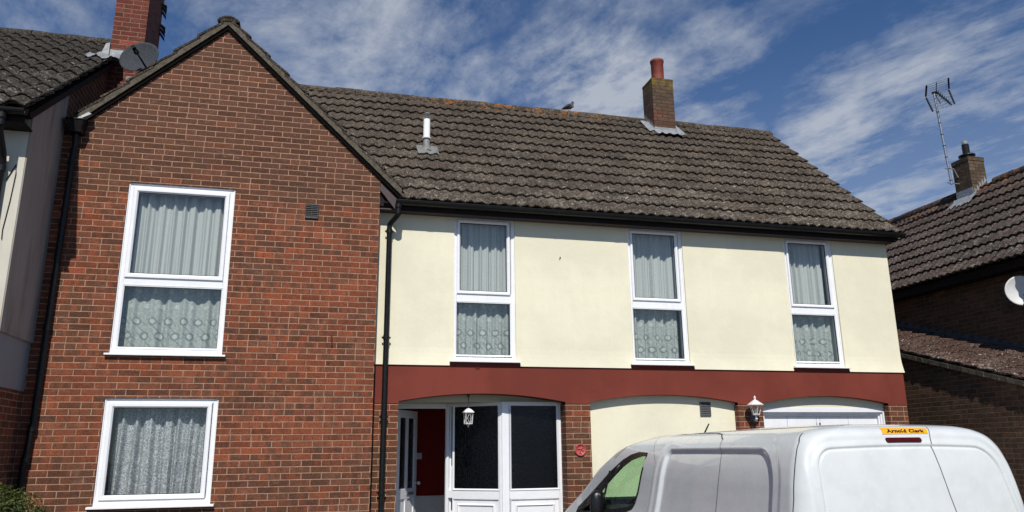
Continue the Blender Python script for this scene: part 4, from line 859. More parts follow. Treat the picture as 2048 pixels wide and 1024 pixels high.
for j in range(6):
    for i in range(24): a = j*25+i; fs.append((a, a+1, a+26, a+25))
mb.add(vs, fs, smooth=True); mb.box(-3.070, -2.79, 10.688, 10.699, nz_(10.7)-0.02, nz_(10.7)+0.15); mb.hexa([(-3.16, 10.66, nz_(10.7)+0.05), (-3.06, 10.66, nz_(10.7)+0.05), (-3.06, 10.69, nz_(10.7)+0.05), (-3.16, 10.69, nz_(10.7)+0.05), (-3.11, 10.66, nz_(10.7)+0.22), (-3.06, 10.66, nz_(10.7)+0.24), (-3.06, 10.69, nz_(10.7)+0.24), (-3.11, 10.69, nz_(10.7)+0.22)])
mb.build('flashing', M_LEAD, cn, recalc=False)
mb = MB() # broken slates of flashing on the far side of the stack
for zc, dx in ((6.72, 0.06), (6.35, 0.07), (5.42, 0.05), (5.2, 0.04)):
    for k in range(3): z = zc-k*0.07; mb.add([(-2.631, 11.42, z), (-2.631, 11.53, z+0.09), (-2.631+dx, 11.50, z+0.02-k*0.02), (-2.631+dx*1.2, 11.47, z-0.10)], [(0, 1, 2), (0, 2, 3)])
mb.build('lead_tags', M_FASCIA, cn, recalc=False)
mb = MB(); mb.tube([(-2.615, 11.50, 6.72), (-2.60, 11.50, 8.1)], 0.018, 10); am = mb.build('mast', M_FLUEW, cn)

def dish(name, label, c, nrm, r, minor, m, arm_dir, tilt=0.0):
    D = thing(name, label, 'satellite dish', c)
    c = Vector(c); n = Vector(nrm).normalized(); a = Vector(arm_dir); a = (a-n*a.dot(n)).normalized(); b = n.cross(a)
    mb = MB(); R_, K = 9, 48; vs = []; fs = []
    for side in (0, 1):
        for i in range(R_+1):
            q = i/R_
            for k in range(K): th = 2*math.pi*k/K; vs.append(c+a*(r*q*math.cos(th))+b*(r*minor*q*math.sin(th))+n*(0.24*r*(q*q)-(0.008 if side else 0)))
    o_ = (R_+1)*K
    for i in range(R_):
        for k in range(K):
            k2 = (k+1) % K; f = (i*K+k, i*K+k2, (i+1)*K+k2, (i+1)*K+k); fs.append(f); fs.append(tuple(q+o_ for q in f[::-1]))
    for k in range(K): k2 = (k+1) % K; fs.append((R_*K+k, R_*K+k2, R_*K+k2+o_, R_*K+k+o_))
    mb.add(vs, fs, smooth=True); mb.build('reflector', m, D, recalc=False)
    p0 = c-a*(r*0.93)+n*(0.21*r); foc = c-a*(r*0.55)+n*(r*1.18); mid = p0.lerp(foc, 0.5)-a*0.02
    mb = MB(); mb.tube([c-a*(r*0.75)-n*0.03, p0+n*-0.01, mid, foc], [0.011, 0.013, 0.012, 0.012], 8); mb.build('arm', M_BLACK, D)
    mb = MB(); mb.obox(foc, a, b, n, 0.028, 0.024, 0.04); mb.tube([foc-n*0.02, foc-n*0.085+a*0.02], [0.027, 0.034], 14); mb.tube([foc-a*0.03, foc-a*0.10, foc-a*0.14-n*0.12, p0-a*0.06-n*.1], 0.005, 6); mb.build('lnb', M_BLACK, D)
    return D, c, n, a, b
vv_ = Vector((0.225, -0.875, -0.44)); rr_ = Vector((0.968, 0.25, 0)); uu_ = rr_.cross(-vv_); uu_ = uu_ if uu_.z > 0 else -uu_
cdir = (-rr_*0.62+uu_*0.78)
th_ = math.radians(52)
D1, c1, n1, a1, b1 = dish('satellite_dish', 'grey satellite dish on the tall brick chimney at upper left', (-2.56, 10.34, 5.20), (vv_*math.cos(th_)+cdir*math.sin(th_)), 0.27, 0.97, M_DISHG, cdir)
mb = MB(); mb.tube([c1-n1*0.03, c1-n1*0.14, (-2.75, 10.66, 5.00), (-2.75, 10.69, 5.00)], 0.018, 10); mb.box(-2.81, -2.69, 10.675, 10.698, 4.92, 5.10); mb.build('wall_bracket', M_FLUEG, D1)
D2, c2, n2_, a2, b2 = dish('satellite_dish', 'pale round satellite dish on the dark wall of the right-hand house', (10.47, 9.29, 2.29), (-0.50, -0.80, 0.05), 0.235, 0.95, M_DISHW, (0, 0, 1))
mb = MB(); mb.tube([c2-n2_*0.03, c2-n2_*0.14, (10.69, 9.4, 2.15)], 0.018, 10); mb.build('wall_bracket', M_STEEL, D2)

# ================================================================== RIGHT NEIGHBOUR
Rr = thing('house', 'dark brick house at the right edge with a lean-to and brown tiled roofs', 'house', (12.0, 11.0, GZ))
mb = MB(); mb.box(10.70, 10.85, 6.0, 19, GZ, 2.80); mb.box(10.85, 15, 6.0, 6.15, GZ, 2.8); mb.prism([(10.7, 2.8), (15.0, 2.8), (12.72, 4.95)], lambda a, b, k: (a, 6.0+0.15*k, b)); mb.build('upper_wall', MB_R, Rr)
tiled('roof', M_TILER, Rr, (10.38, 6.0, 2.80), (0, 1, 0), (1, 0, 0.945), 13.0, 2.34*math.hypot(1, 0.945), gauge=0.345, pitch=0.15, inside=lambda u, s: not (abs(6+u-11.91) < 0.20 and s > 2.86))
RX, RZ = 12.72, 2.80+2.34*0.945
mb = MB(); mb.prism([(10.40, 2.76), (RX, RZ-0.02), (15.1, 2.8), (15.1, 2.7), (RX, RZ-0.12), (10.46, 2.70)], lambda a, b, k: (a, 6.0+13*k, b)); mb.build('roof_underside', M_FASCIA, Rr)
y = 6.0; rg = random.Random(9)
while y < 18.9:
    if not 11.5 < y+0.2 < 12.25: mb = MB(); mb.tube([(RX, y, RZ-0.03), (RX, y+0.44, RZ-0.035+rg.uniform(-.008, .008))], 0.115, 16); mb.build('ridge_tile', M_TILER, Rr)
    y += 0.45
mb = MB(); mb.box(10.44, 10.455, 6, 19, 2.66, 2.78); mb.box(10.456, 10.70, 6, 19, 2.66, 2.672); mb.build('fascia', M_FASCIA, Rr)
lz = lambda x, y: 0.835+0.295*(y-8.62)+0.20*(x-9.5)
mb = MB(); mb.prism([(6.5, GZ), (14.0, GZ), (14.0, lz(9.5, 14.0)-0.02), (6.5, lz(9.5, 6.5)-0.02)], lambda a, b, k: (9.5+0.12*k, a, b)); mb.box(9.62, 10.7, 6.5, 6.6, GZ, lz(9.5, 6.5)); mb.build('lean_to_wall', MB_R, Rr)
tiled('lean_to_roof', M_TILEL, Rr, (9.46, 6.45, lz(9.46, 6.45)+0.03), (1, 0, 0.20), (0, 1, 0.295), 1.29, 7.6*math.hypot(1, 0.295), gauge=0.30, pitch=0.15, amp=0.034, butt=0.032)
mb = MB()
for k in range(60):
    ya = 6.45+k*0.126; yb = ya+0.126; j0, j1 = rg.uniform(-.006, .006), rg.uniform(-.006, .006)
    mb.hexa([(9.450+j0, ya, lz(9.45, ya)-0.045), (9.52, ya, lz(9.5, ya)-0.045), (9.52, yb, lz(9.5, yb)-0.045), (9.450+j1, yb, lz(9.45, yb)-0.045), (9.450+j0, ya, lz(9.45, ya)+0.025), (9.52, ya, lz(9.5, ya)+0.025), (9.52, yb, lz(9.5, yb)+0.025), (9.450+j1, yb, lz(9.45, yb)+0.025)])
mb.build('lean_to_verge', M_MORT, Rr)
mb = MB(); mb.prism([(6.5, lz(10.7, 6.5)+0.03), (14, lz(10.7, 14)+0.03), (14, lz(10.7, 14)+0.11), (6.5, lz(10.7, 6.5)+0.11)], lambda a, b, k: (10.685-0.006*k, a, b))
for k in range(42): y = 6.6+k*0.18; z = lz(10.7, y)+0.11; mb.add([(10.682, y, z), (10.682, y+0.17, z+0.05), (10.682, y+0.02, z+0.09)], [(0, 1, 2)])
mb.hexa([(10.60, 6.5, lz(10.6, 6.5)+0.07), (10.684, 6.5, lz(10.6, 6.5)+0.09), (10.684, 14, lz(10.6, 14)+0.09), (10.60, 14, lz(10.6, 14)+0.07), (10.60, 6.5, lz(10.6, 6.5)+0.075), (10.684, 6.5, lz(10.6, 6.5)+0.095), (10.684, 14, lz(10.6, 14)+0.095), (10.60, 14, lz(10.6, 14)+0.075)])
mb.build('step_flashing', M_LEADD, Rr)
mb = MB(); mb.box(12.46, 12.845, 11.70, 12.11, 4.3, 5.55); mb.box(12.452, 12.853, 11.692, 12.118, 5.55, 5.635)
cr = mb.build('chimney', MB_RC, Rr)
mb = MB(); cx_, cy_ = 12.66, 11.90; mb.lathe((cx_, cy_, 5.635), [(0.10, 0.0), (0.10, 0.06), (0.155, 0.075), (0.155, 0.105), (0.08, 0.135), (0.068, 0.14), (0.068, 0.34), (0.0, 0.34)], 22); mb.build('cowl', M_BLACK, cr)
mb = MB(); mb.lathe((cx_, cy_, 5.975), [(0.052, 0.0), (0.060, 0.075), (0.0, 0.075)], 18); mb.build('cowl_cap', M_LAMPG, cr)
mb = MB(); rg = random.Random(21); zr = lambda x: 2.80+0.945*(x-10.38)
vs = []; fs = []; nn3 = Vector((-0.945, 0, 1)).normalized()
for j in range(5):
    for i in range(15):
        x = 12.26+0.22*j/4+(rg.uniform(-.04, .04) if j == 0 else 0); y = 11.60+0.56*i/14; vs.append(Vector((x, y, zr(x)))+nn3*(0.065+rg.uniform(-.008, .008)))
for j in range(4):
    for i in range(14): a = j*15+i; fs.append((a, a+1, a+16, a+15))
mb.add(vs, fs, smooth=True)
mb.box(12.452, 12.459, 11.70, 12.11, 4.7, 4.98)
for k in range(5): x = 12.47+0.07*k; mb.add([(x, 11.694, zr(x)+0.02), (x+0.08, 11.694, zr(x)+0.10), (x+0.03, 11.694, zr(x)+0.20)], [(0, 1, 2)])
for k in range(4): x = 12.30+0.07*k; mb.add([(x, 11.66, zr(x)+.08), (x+0.14, 11.69, zr(x)+0.14), (x+0.14, 11.694, zr(x)+0.24), (x+.02, 11.66, zr(x)+0.12)], [(0, 1, 2, 3)])
mb.build('flashing', M_LEAD, cr, recalc=False)
# TV aerial
ta = thing('tv_aerial', 'television aerial with grid reflectors on a tall mast by the right-hand chimney', 'aerial', (12.27, 12.0, 5.16))
p0, p1 = Vector((12.27, 12.0, 5.12)), Vector((12.19, 12.0, 7.12))
mb = MB(); mb.tube([p0, p1], 0.023, 12); ms = mb.build('mast', M_ALU, ta)
for k in range(7): mb = MB(); q = p0.lerp(p1, 0.04+k*0.125); mb.tube([q, q+(p1-p0)*0.006], 0.029, 12); mb.build('mast_band', M_BLACK, ms)
mb = MB(); mb.tube([p0+Vector((-0.10, 0, 0.03)), p0+Vector((0.20, 0.0, 0.02))], 0.013, 8); mb.tube([p0.lerp(p1, 0.17)+Vector((-0.08, 0, 0)), p0.lerp(p1, 0.17)+Vector((0.12, 0, 0)), (12.46, 12.0, 5.28)], 0.013, 8); mb.build('bracket', M_STEEL, ta)
hub = at(1869, 186, 12.0)
def refl(L0, L1, R0, R1, dy0, dy1):
    A, B, Cc, Dd = at(*L0, 12.0+dy0), at(*L1, 12.0+dy1), at(*R0, 12.0+dy0), at(*R1, 12.0+dy1)
    g_ = MB()
    for k in range(6): g_.tube([A.lerp(B, k/5), Cc.lerp(Dd, k/5)], 0.0058, 6)
    g_.tube([A.lerp(Cc, 0.45), B.lerp(Dd, 0.45)], 0.010, 6)
    o = g_.build('reflector_grid', M_ALU, ta)
    g_ = MB()
    for P_, Q_ in ((A, B), (Cc, Dd)): g_.tube([P_, Q_], 0.018, 8)
    g_.build('edge_bar', M_BLACK, o)
refl((1853, 171), (1851.5, 193), (1896.8, 156), (1898, 177), -0.16, 0.0)
refl((1852.5, 196), (1865.5, 222.5), (1897.5, 180), (1909, 207.5), 0.0, -0.16)
mb = MB(); e_ = at(1903, 209, 11.72); e2 = at(1873, 184, 12.0)
mb.tube([e2, e_], 0.012, 8); d_ = (e_-e2)
for k in range(7):
    q = e2+d_*(0.1+0.13*k); s_ = Vector((0.06, 0.02, 0.075))*(1-0.06*k)
    mb.tube([q-s_, q+s_], 0.006, 6); s_ = Vector((0.05, 0.02, -0.06)); mb.tube([q-s_, q+s_], 0.005, 6)
mb.tube([hub+Vector((-0.05, 0, 0)), hub+Vector((0.06, 0, 0.01))], 0.028, 10); mb.tube([hub, at(1886, 215, 11.85)], 0.011, 8); mb.build('boom', M_BLACK, ta)

# ================================================================== SHRUB
sh = thing('shrub', 'clipped small-leaved evergreen bush in the bottom left corner', 'bush', (-2.95, 7.85, GZ))
rg = random.Random(33); mb = MB(); cC = Vector((-2.98, 7.85, -0.84)); rad = Vector((0.82, 0.62, 0.64))
for k in range(26000):
    while True:
        d = Vector((rg.gauss(0, 1), rg.gauss(0, 1), rg.gauss(0, 1))); d.normalize()
        if d.z > -0.75: break
    bump = 1+0.06*mnoise.noise(d*3.1)+0.05*mnoise.noise(d*7.0)
    q = rg.random(); rr = bump*(1.0-0.30*q*q+rg.uniform(-0.01, 0.03)); p = cC+Vector((d.x*rad.x, d.y*rad.y, d.z*rad.z))*rr
    nrm = (d+Vector((rg.uniform(-.9, .9), rg.uniform(-.9, .9), rg.uniform(-.5, 1.1)))).normalized()
    t1 = nrm.orthogonal().normalized(); t1.rotate(Matrix.Rotation(rg.uniform(0, 6.28), 3, nrm)); t2 = nrm.cross(t1)
    L = rg.uniform(0.012, 0.020); w = L*rg.uniform(0.45, 0.6)
    tone = min(1, max(0, rg.gauss(0.42, 0.22)+(0.30 if q < 0.3 and d.z > 0.25 else 0)-0.35*(q > 0.75)))  # shade painted into the inner leaves, light into the outer upper ones
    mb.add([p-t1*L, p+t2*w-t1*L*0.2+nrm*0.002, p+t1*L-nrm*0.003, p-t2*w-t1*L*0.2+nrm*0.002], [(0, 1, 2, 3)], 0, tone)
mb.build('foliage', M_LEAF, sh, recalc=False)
mb = MB()
for k in range(40):
    d = Vector((rg.gauss(0, 1), rg.gauss(0, 1), abs(rg.gauss(0, 1))+0.2)); d.normalize(); mb.tube([(cC.x, cC.y, GZ), (cC.x+d.x*0.2, cC.y+d.y*0.2, -1.2), cC+Vector((d.x*rad.x, d.y*rad.y, d.z*rad.z))*0.93], [0.014, 0.008, 0.002], 5)
mb.lathe(cC, [(0.0, -0.45), (0.34, -0.36), (0.46, 0.0), (0.34, 0.34), (0.0, 0.44)], 14); mb.build('branches', M_TWIG, sh)
# ================================================================== VAN
van = thing('van', 'white panel van parked nose to the house with a yellow hire company sticker', 'van', (3.40, 6.0, GZ))
VC = 3.435
keys = np.array([(-1.38, .860, 3.97, 8.12), (-1.2, .890, 3.91, 8.27), (-.95, .905, 3.88, 8.29), (-.75, .885, 3.87, 8.26), (-.62, .835, 3.87, 8.18), (-.53, .800, 3.872, 8.04), (-.40, .772, 3.878, 7.78), (-.30, .755, 3.884, 7.60), (-.20, .738, 3.892, 7.42),
 (-.10, .712, 3.902, 7.19), (0, .668, 3.920, 6.94), (.05, .628, 3.940, 6.70), (.083, .575, 3.968, 6.42), (.106, .500, 4.005, 5.95), (.119, .410, 4.06, 5.5), (.127, .28, 4.17, 5.15), (.130, .12, 4.32, 4.95), (.1305, .01, 4.5, 4.8)])
keys[:, 1] += 0.035*np.clip((0.131-keys[:, 0])/0.02, 0, 1)
arc = np.concatenate([[0], np.cumsum(np.hypot(np.diff(keys[:, 0]), np.diff(keys[:, 1])))])
def hermite(xs, ys, x):
    m = np.gradient(ys, xs); i = np.clip(np.searchsorted(xs, x)-1, 0, len(xs)-2); h = xs[i+1]-xs[i]; u = (x-xs[i])/h
    return (2*u**3-3*u**2+1)*ys[i]+(u**3-2*u**2+u)*h*m[i]+(-2*u**3+3*u**2)*ys[i+1]+(u**3-u**2)*h*m[i+1]
sr = np.concatenate([np.linspace(0, arc[3], 26)[:-1], np.linspace(arc[3], arc[-1], 240)])
KZ, KH, KR, KF = [hermite(arc, keys[:, i], sr) for i in range(4)]
def segs():
    out = []
    for kind, n in (('rear', 200), ('rl', 34), ('left', 560), ('fl', 14), ('front', 40), ('fr', 14), ('right', 90), ('rr', 34)):
        for k in range(n): out.append((kind, k/n))
    return out
SG = segs(); NT_ = len(SG); NR = len(sr)
V = np.zeros((NR, NT_, 3)); KIND = np.array([['rear', 'rl', 'left', 'fl', 'front', 'fr', 'right', 'rr'].index(k) for k, _ in SG]); TT = np.array([q for _, q in SG])
for j in range(NR):
    z, hw, yr, yf = KZ[j], KH[j], KR[j], KF[j]; r = min(.13, hw*.8, (yf-yr)*.3); rf = min(.30, hw*.9, (yf-yr)*.3)
    x0, x1 = VC-hw, VC+hw
    X = np.zeros(NT_); Y = np.zeros(NT_)
    def seg(k, fx, fy): i = KIND == k; u = TT[i]; X[i] = fx(u); Y[i] = fy(u)
    seg(0, lambda u: x1-r-(x1-x0-2*r)*u, lambda u: yr+0*u)
    seg(1, lambda u: x0+r-r*np.sin(u*np.pi/2), lambda u: yr+r-r*np.cos(u*np.pi/2))
    seg(2, lambda u: x0+0*u, lambda u: yr+r+(yf-rf-yr-r)*u)
    seg(3, lambda u: x0+rf-rf*np.cos(u*np.pi/2), lambda u: yf-rf+rf*np.sin(u*np.pi/2))
    seg(4, lambda u: x0+rf+(x1-x0-2*rf)*u, lambda u: yf+0*u)
    seg(5, lambda u: x1-rf+rf*np.sin(u*np.pi/2), lambda u: yf-rf+rf*np.cos(u*np.pi/2))
    seg(6, lambda u: x1+0*u, lambda u: yf-rf-(yf-rf-yr-r)*u)
    seg(7, lambda u: x1-r+r*np.cos(u*np.pi/2), lambda u: yr+r-r*np.sin(u*np.pi/2))
    bow = 0.045*((X-VC)/max(hw, .01))**2*(np.clip(1-(Y-yr)/0.5, 0, 1)); Y = Y+bow
    V[j, :, 0] = X; V[j, :, 1] = Y; V[j, :, 2] = z
V0 = V.copy()
def normals(V):
    a = np.roll(V, -1, 1)-np.roll(V, 1, 1); b = np.zeros_like(V); b[1:-1] = V[2:]-V[:-2]; b[0] = V[1]-V[0]; b[-1] = V[-1]-V[-2]
    n = np.cross(b, a); n /= np.linalg.norm(n, axis=2, keepdims=True)+1e-9; return n
Nn = normals(V)
# make sure they point outwards
if (Nn[40, 100, 1] > 0): Nn = -Nn
def smax(ds, k): ds = np.stack(ds); return k*np.log(np.exp(np.clip(ds/k, -60, 60)).sum(0))
def sstep(x, a, b): u = np.clip((x-a)/(b-a), 0, 1); return u*u*(3-2*u)
Xg, Yg, Zg = V[..., 0], V[..., 1], V[..., 2]
# side panels: one sunk field with a big radius at the rear top corner
def rbox(px, py, x0, x1, y0, y1, r00, r10, r11, r01):
    cx, cy = (x0+x1)/2, (y0+y1)/2; hx, hy = (x1-x0)/2, (y1-y0)/2; qx, qy = px-cx, py-cy
    r = np.where(qx > 0, np.where(qy > 0, r11, r10), np.where(qy > 0, r01, r00)); ax, ay = np.abs(qx)-hx+r, np.abs(qy)-hy+r
    return np.minimum(np.maximum(ax, ay), 0)+np.hypot(np.maximum(ax, 0), np.maximum(ay, 0))-r
def side_sdf(Yg, Zg): return rbox(Yg+0.13*(Zg+0.2)*(Yg-4.2)/1.6, Zg-0.004*np.cos((Yg-5.0)*1.6), 4.225, 5.80, -.98, -.006, .10, .10, .065, .235)
sd = side_sdf(Yg, Zg)
side_w = np.where((KIND == 2)[None, :], 1.0, 0.0)+np.where((KIND == 6)[None, :], 1.0, 0.0)
D_ = -0.026*sstep(-sd, -0.006, 0.034)*side_w
# shoulder line rounding the panel outside it
D_ += -0.005*sstep(-sd, -0.10, -0.055)*side_w
# rear doors: two steps
def rear_sdf(X, Z):
    sk = np.where(X > 3.44, (X-3.44)/(4.02-3.44)*0.36*(-Z-0.03), 0.0)
    return rbox(X-sk*0.62, Z+0.045*(X-3.40)**2, 2.80, 4.02, -.62, -.001, .08, .08, .13, .10)
rs = rear_sdf(Xg, Zg); rear_w = np.where(np.isin(KIND, (0, 1, 7))[None, :], 1.0, 0.0)
D_ += (-0.014*sstep(-rs, -0.085, -0.040)-0.007*np.exp(-(rs/0.008)**2)-0.006*sstep(-rs, -0.008, 0.004))*rear_w
# third brake light pod recess and roof ribs
for rx in (-0.32, -0.11, 0.11, 0.32):
    D_ += 0.006*np.exp(-((Xg-VC-rx)/0.018)**2)*(Zg > 0.112)*sstep(Yg, 4.25, 4.4)
V = V+Nn*D_[..., None]
def inpoly(px, py, poly):
    ins = np.zeros(px.shape, bool); n = len(poly)
    for i in range(n):
        x1, y1 = poly[i]; x2, y2 = poly[(i+1) % n]
        c = ((y1 > py) != (y2 > py)) & (px < (x2-x1)*(py-y1)/((y2-y1)+1e-12)+x1); ins ^= c
    return ins
WIN = [(6.115, -.040), (6.30, -.036), (6.46, -.058), (6.62, -.105), (6.86, -.205), (7.13, -.335), (7.40, -.465), (7.60, -.560), (7.62, -.62), (7.2, -.60), (6.7, -.555), (6.38, -.52), (6.27, -.49), (6.22, -.44), (6.18, -.36), (6.145, -.2)]
def grow(poly, d):
    c = np.mean(poly, 0); out = []
    n = len(poly)
    for i in range(n):
        a, b, c_ = np.array(poly[i-1]), np.array(poly[i]), np.array(poly[(i+1) % n]); t1 = (b-a)/np.linalg.norm(b-a); t2 = (c_-b)/np.linalg.norm(c_-b); nr = np.array([t1[1]+t2[1], -(t1[0]+t2[0])]); nr /= np.linalg.norm(nr)
        if np.dot(nr, b-c) < 0 and i == 0: pass
        out.append(tuple(b-nr*d*(1 if AREA < 0 else -1)))
    return out
AREA = sum(WIN[i][0]*WIN[(i+1) % len(WIN)][1]-WIN[(i+1) % len(WIN)][0]*WIN[i][1] for i in range(len(WIN)))
cut = grow(WIN, -0.022)
Yc = (V[:-1, :, 1]+V[1:, :, 1])/2; Zc = (V[:-1, :, 2]+V[1:, :, 2])/2; Xc = (V[:-1, :, 0]+V[1:, :, 0])/2
Yc = (Yc+np.roll(Yc, -1, 1))/2; Zc = (Zc+np.roll(Zc, -1, 1))/2; Xc = (Xc+np.roll(Xc, -1, 1))/2
hole = inpoly(Yc, Zc, cut) & np.isin(KIND, (2, 3, 5, 6))[None, :]
hole |= (np.isin(KIND, (3, 4, 5))[None, :] & (Zc > -.50) & (Zc < .035) & (np.abs(Xc-VC) < np.interp(Zc, [-.5, .035], [.72, .57])))
def gridmesh(name, V, hole, m, smooth=True, flip=False):
    me = bpy.data.meshes.new(name); b = basept(van); W_ = V.reshape(-1, 3)-np.array([b.x, b.y, b.z])
    jj, ii = np.nonzero(~hole); i2 = (ii+1) % NT_
    F = np.stack([jj*NT_+ii, jj*NT_+i2, (jj+1)*NT_+i2, (jj+1)*NT_+ii], 1)
    if flip: F = F[:, ::-1]
    me.from_pydata(W_.tolist(), [], F.tolist()); me.materials.append(m); me.polygons.foreach_set('use_smooth', [smooth]*len(F))
    o = bpy.data.objects.new(name, me); C.objects.link(o); o.parent = van; o['_b'] = [b.x, b.y, b.z]; return o
body = gridmesh('body', V, hole, M_PAINT)
if body.data.polygons[100*NT_//2].normal.y > 0: body.data.flip_normals()
gridmesh('cab_lining', V-normals(V0)*(1 if normals(V0)[40, 100, 1] < 0 else -1)*0.03, hole, M_CAB)
Lc = np.nonzero(KIND == 2)[0]; Rc = np.nonzero(np.isin(KIND, (0, 1, 7)))[0]
def lsurf(y, z, off=0.0, base=V):
    j = int(np.clip(np.searchsorted(KZ, z)-1, 0, NR-2)); w = (z-KZ[j])/(KZ[j+1]-KZ[j])
    row = base[j]*(1-w)+base[j+1]*w; cols = np.nonzero(np.isin(KIND, (1, 2, 3)))[0]; ys = row[cols, 1]; x = np.interp(y, ys, row[cols, 0]); return Vector((x-off, y, z))
def rsurf(x, z, off=0.0, base=V):
    j = int(np.clip(np.searchsorted(KZ, z)-1, 0, NR-2)); w = (z-KZ[j])/(KZ[j+1]-KZ[j])
    row = base[j]*(1-w)+base[j+1]*w; c = np.concatenate([np.nonzero(KIND == 7)[0][::1], np.nonzero(KIND == 0)[0], np.nonzero(KIND == 1)[0]])
    xs_ = row[c, 0][::-1]; ys_ = row[c, 1][::-1]; o_ = np.argsort(xs_); return Vector((x, float(np.interp(x, xs_[o_], ys_[o_]))-off, z))
def rear_hit(px, py):
    Y = 3.95
    for _ in range(12): p = at(px, py, Y); Y = rsurf(p.x, min(p.z, .126)).y
    return p.x, min(p.z, .126)
def side_hit(px, py):
    X = 2.68
    for _ in range(12):
        d = at(px, py, 1.0); p = d*(X/d.x); X = lsurf(p.y, min(p.z, .12)).x
    return p.y, min(p.z, .12)
def ribbon(name, pts, w, m, side=True, off=0.002, sub=8):
    """narrow strip lying on the body; pts are (y,z) on the side or (x,z) on the back"""
    P2 = []
    for a, b in zip(pts[:-1], pts[1:]):
        for k in range(sub): P2.append((a[0]+(b[0]-a[0])*k/sub, a[1]+(b[1]-a[1])*k/sub))
    P2.append(pts[-1]); mb = MB(); f = lsurf if side else rsurf; vs = []
    for i, p in enumerate(P2):
        a = P2[max(0, i-1)]; b = P2[min(len(P2)-1, i+1)]; t_ = Vector((b[0]-a[0], b[1]-a[1])).normalized(); n_ = Vector((-t_.y, t_.x))*w/2
        vs += [f(p[0]+n_.x, p[1]+n_.y, off), f(p[0]-n_.x, p[1]-n_.y, off)]
    mb.add(vs, [(2*i, 2*i+1, 2*i+3, 2*i+2) for i in range(len(P2)-1)]); return mb.build(name, m, van, recalc=False)
sh_ = [side_hit(*p) for p in ((1319, 876), (1311, 925), (1303, 975), (1296, 1016))]; sh_ = sh_+[(sh_[-1][0]+0.04, -0.7), (sh_[-1][0]+0.05, -1.2)]
ribbon('front_door_seam', sh_, 0.0035, M_SEAML)
sh_ = [side_hit(*p) for p in ((1230, 916), (1252, 896), (1277, 884), (1310, 875), (1360, 868.5), (1400, 867), (1436, 866.5), (1445, 868.5), (1446, 878), (1443, 900), (1440, 940), (1434, 1000))]; sh_ += [(sh_[-1][0]+0.01, -0.7), (sh_[-1][0], -1.2)]
ribbon('sliding_door_seam', sh_, 0.0048, M_SEAM)
sh_ = [side_hit(*p) for p in ((1606, 866), (1599, 884), (1593, 910), (1590, 940), (1588, 1000))]; sh_ += [(sh_[-1][0], -0.8), (sh_[-1][0], -1.2)]
ribbon('rear_door_gap', sh_, 0.006, M_SEAM)
sh_ = [rear_hit(*p) for p in ((1851, 853.5), (1858, 866), (1861, 880), (1863, 895), (1880, 935), (1900, 990), (1913, 1024))]; sh_ += [(sh_[-1][0]+0.06, -0.7), (sh_[-1][0]+0.07, -1.15)]
ribbon('rear_door_gap', sh_, 0.005, M_SEAML, side=False)
# window trim and glass
mb = MB(); o1 = grow(WIN, 0.004); TW = [.025, .042, .050, .060, .072, .085, .09, .05, .03, .03, .03, .03, .03, .03, .025, .025]; o2 = []
for k in range(len(WIN)): o2.append(grow(WIN, -TW[k])[k])
vs = []
for k in range(len(WIN)): vs += [lsurf(*o1[k], 0.003, V0), lsurf(*o2[k], 0.003, V0), lsurf(*o2[k], -0.012, V0)]
n_ = len(WIN); mb.add(vs, [f for k in range(n_) for f in ((3*k, 3*k+1, 3*((k+1) % n_)+1, 3*((k+1) % n_)), (3*k+1, 3*k+2, 3*((k+1) % n_)+2, 3*((k+1) % n_)+1))]); mb.build('window_trim', M_VBLK, van, recalc=False)
mb = MB()
for (ya, za), (yb, zb) in (((6.88, -.20), (6.945, -.60)),):
    mb.quad(lsurf(ya-.022, za, 0.001, V0), lsurf(ya+.030, za, 0.001, V0), lsurf(yb+.030, zb, 0.001, V0), lsurf(yb-.022, zb, 0.001, V0))
mb.build('quarter_pillar', M_VBLK, van, recalc=False)
gp = grow(WIN, -0.010); mb = MB(); c_ = np.mean(gp, 0); vs = [lsurf(c_[0], c_[1], -0.006, V0)]+[lsurf(*p, -0.006, V0) for p in gp]
mb.add(vs, [(0, i+1, (i+1) % n_+1) for i in range(n_)], smooth=False); mb.build('side_window', M_GLASSV, van, recalc=False)
mb = MB(); vs = [Vector((2*VC-v.x, v.y, v.z)) for v in vs]; mb.add(vs, [(0, i+1, (i+1) % n_+1) for i in range(n_)]); mb.build('side_window', M_GLASSV, van, recalc=False)
mb = MB(); zz = np.linspace(-.53, .05, 12); vs = []
for z in zz:
    j = int(np.searchsorted(KZ, z)); hw_ = KH[j]; yf_ = KF[j]
    for u in np.linspace(-1, 1, 9): vs.append((VC+u*(hw_-0.06), yf_-0.012-0.10*u*u-0.06*abs(u)**6, z))
mb.add(vs, [(j*9+i, j*9+i+1, (j+1)*9+i+1, (j+1)*9+i) for j in range(11) for i in range(8)], smooth=True); mb.build('windscreen', M_GLASSV, van, recalc=False)
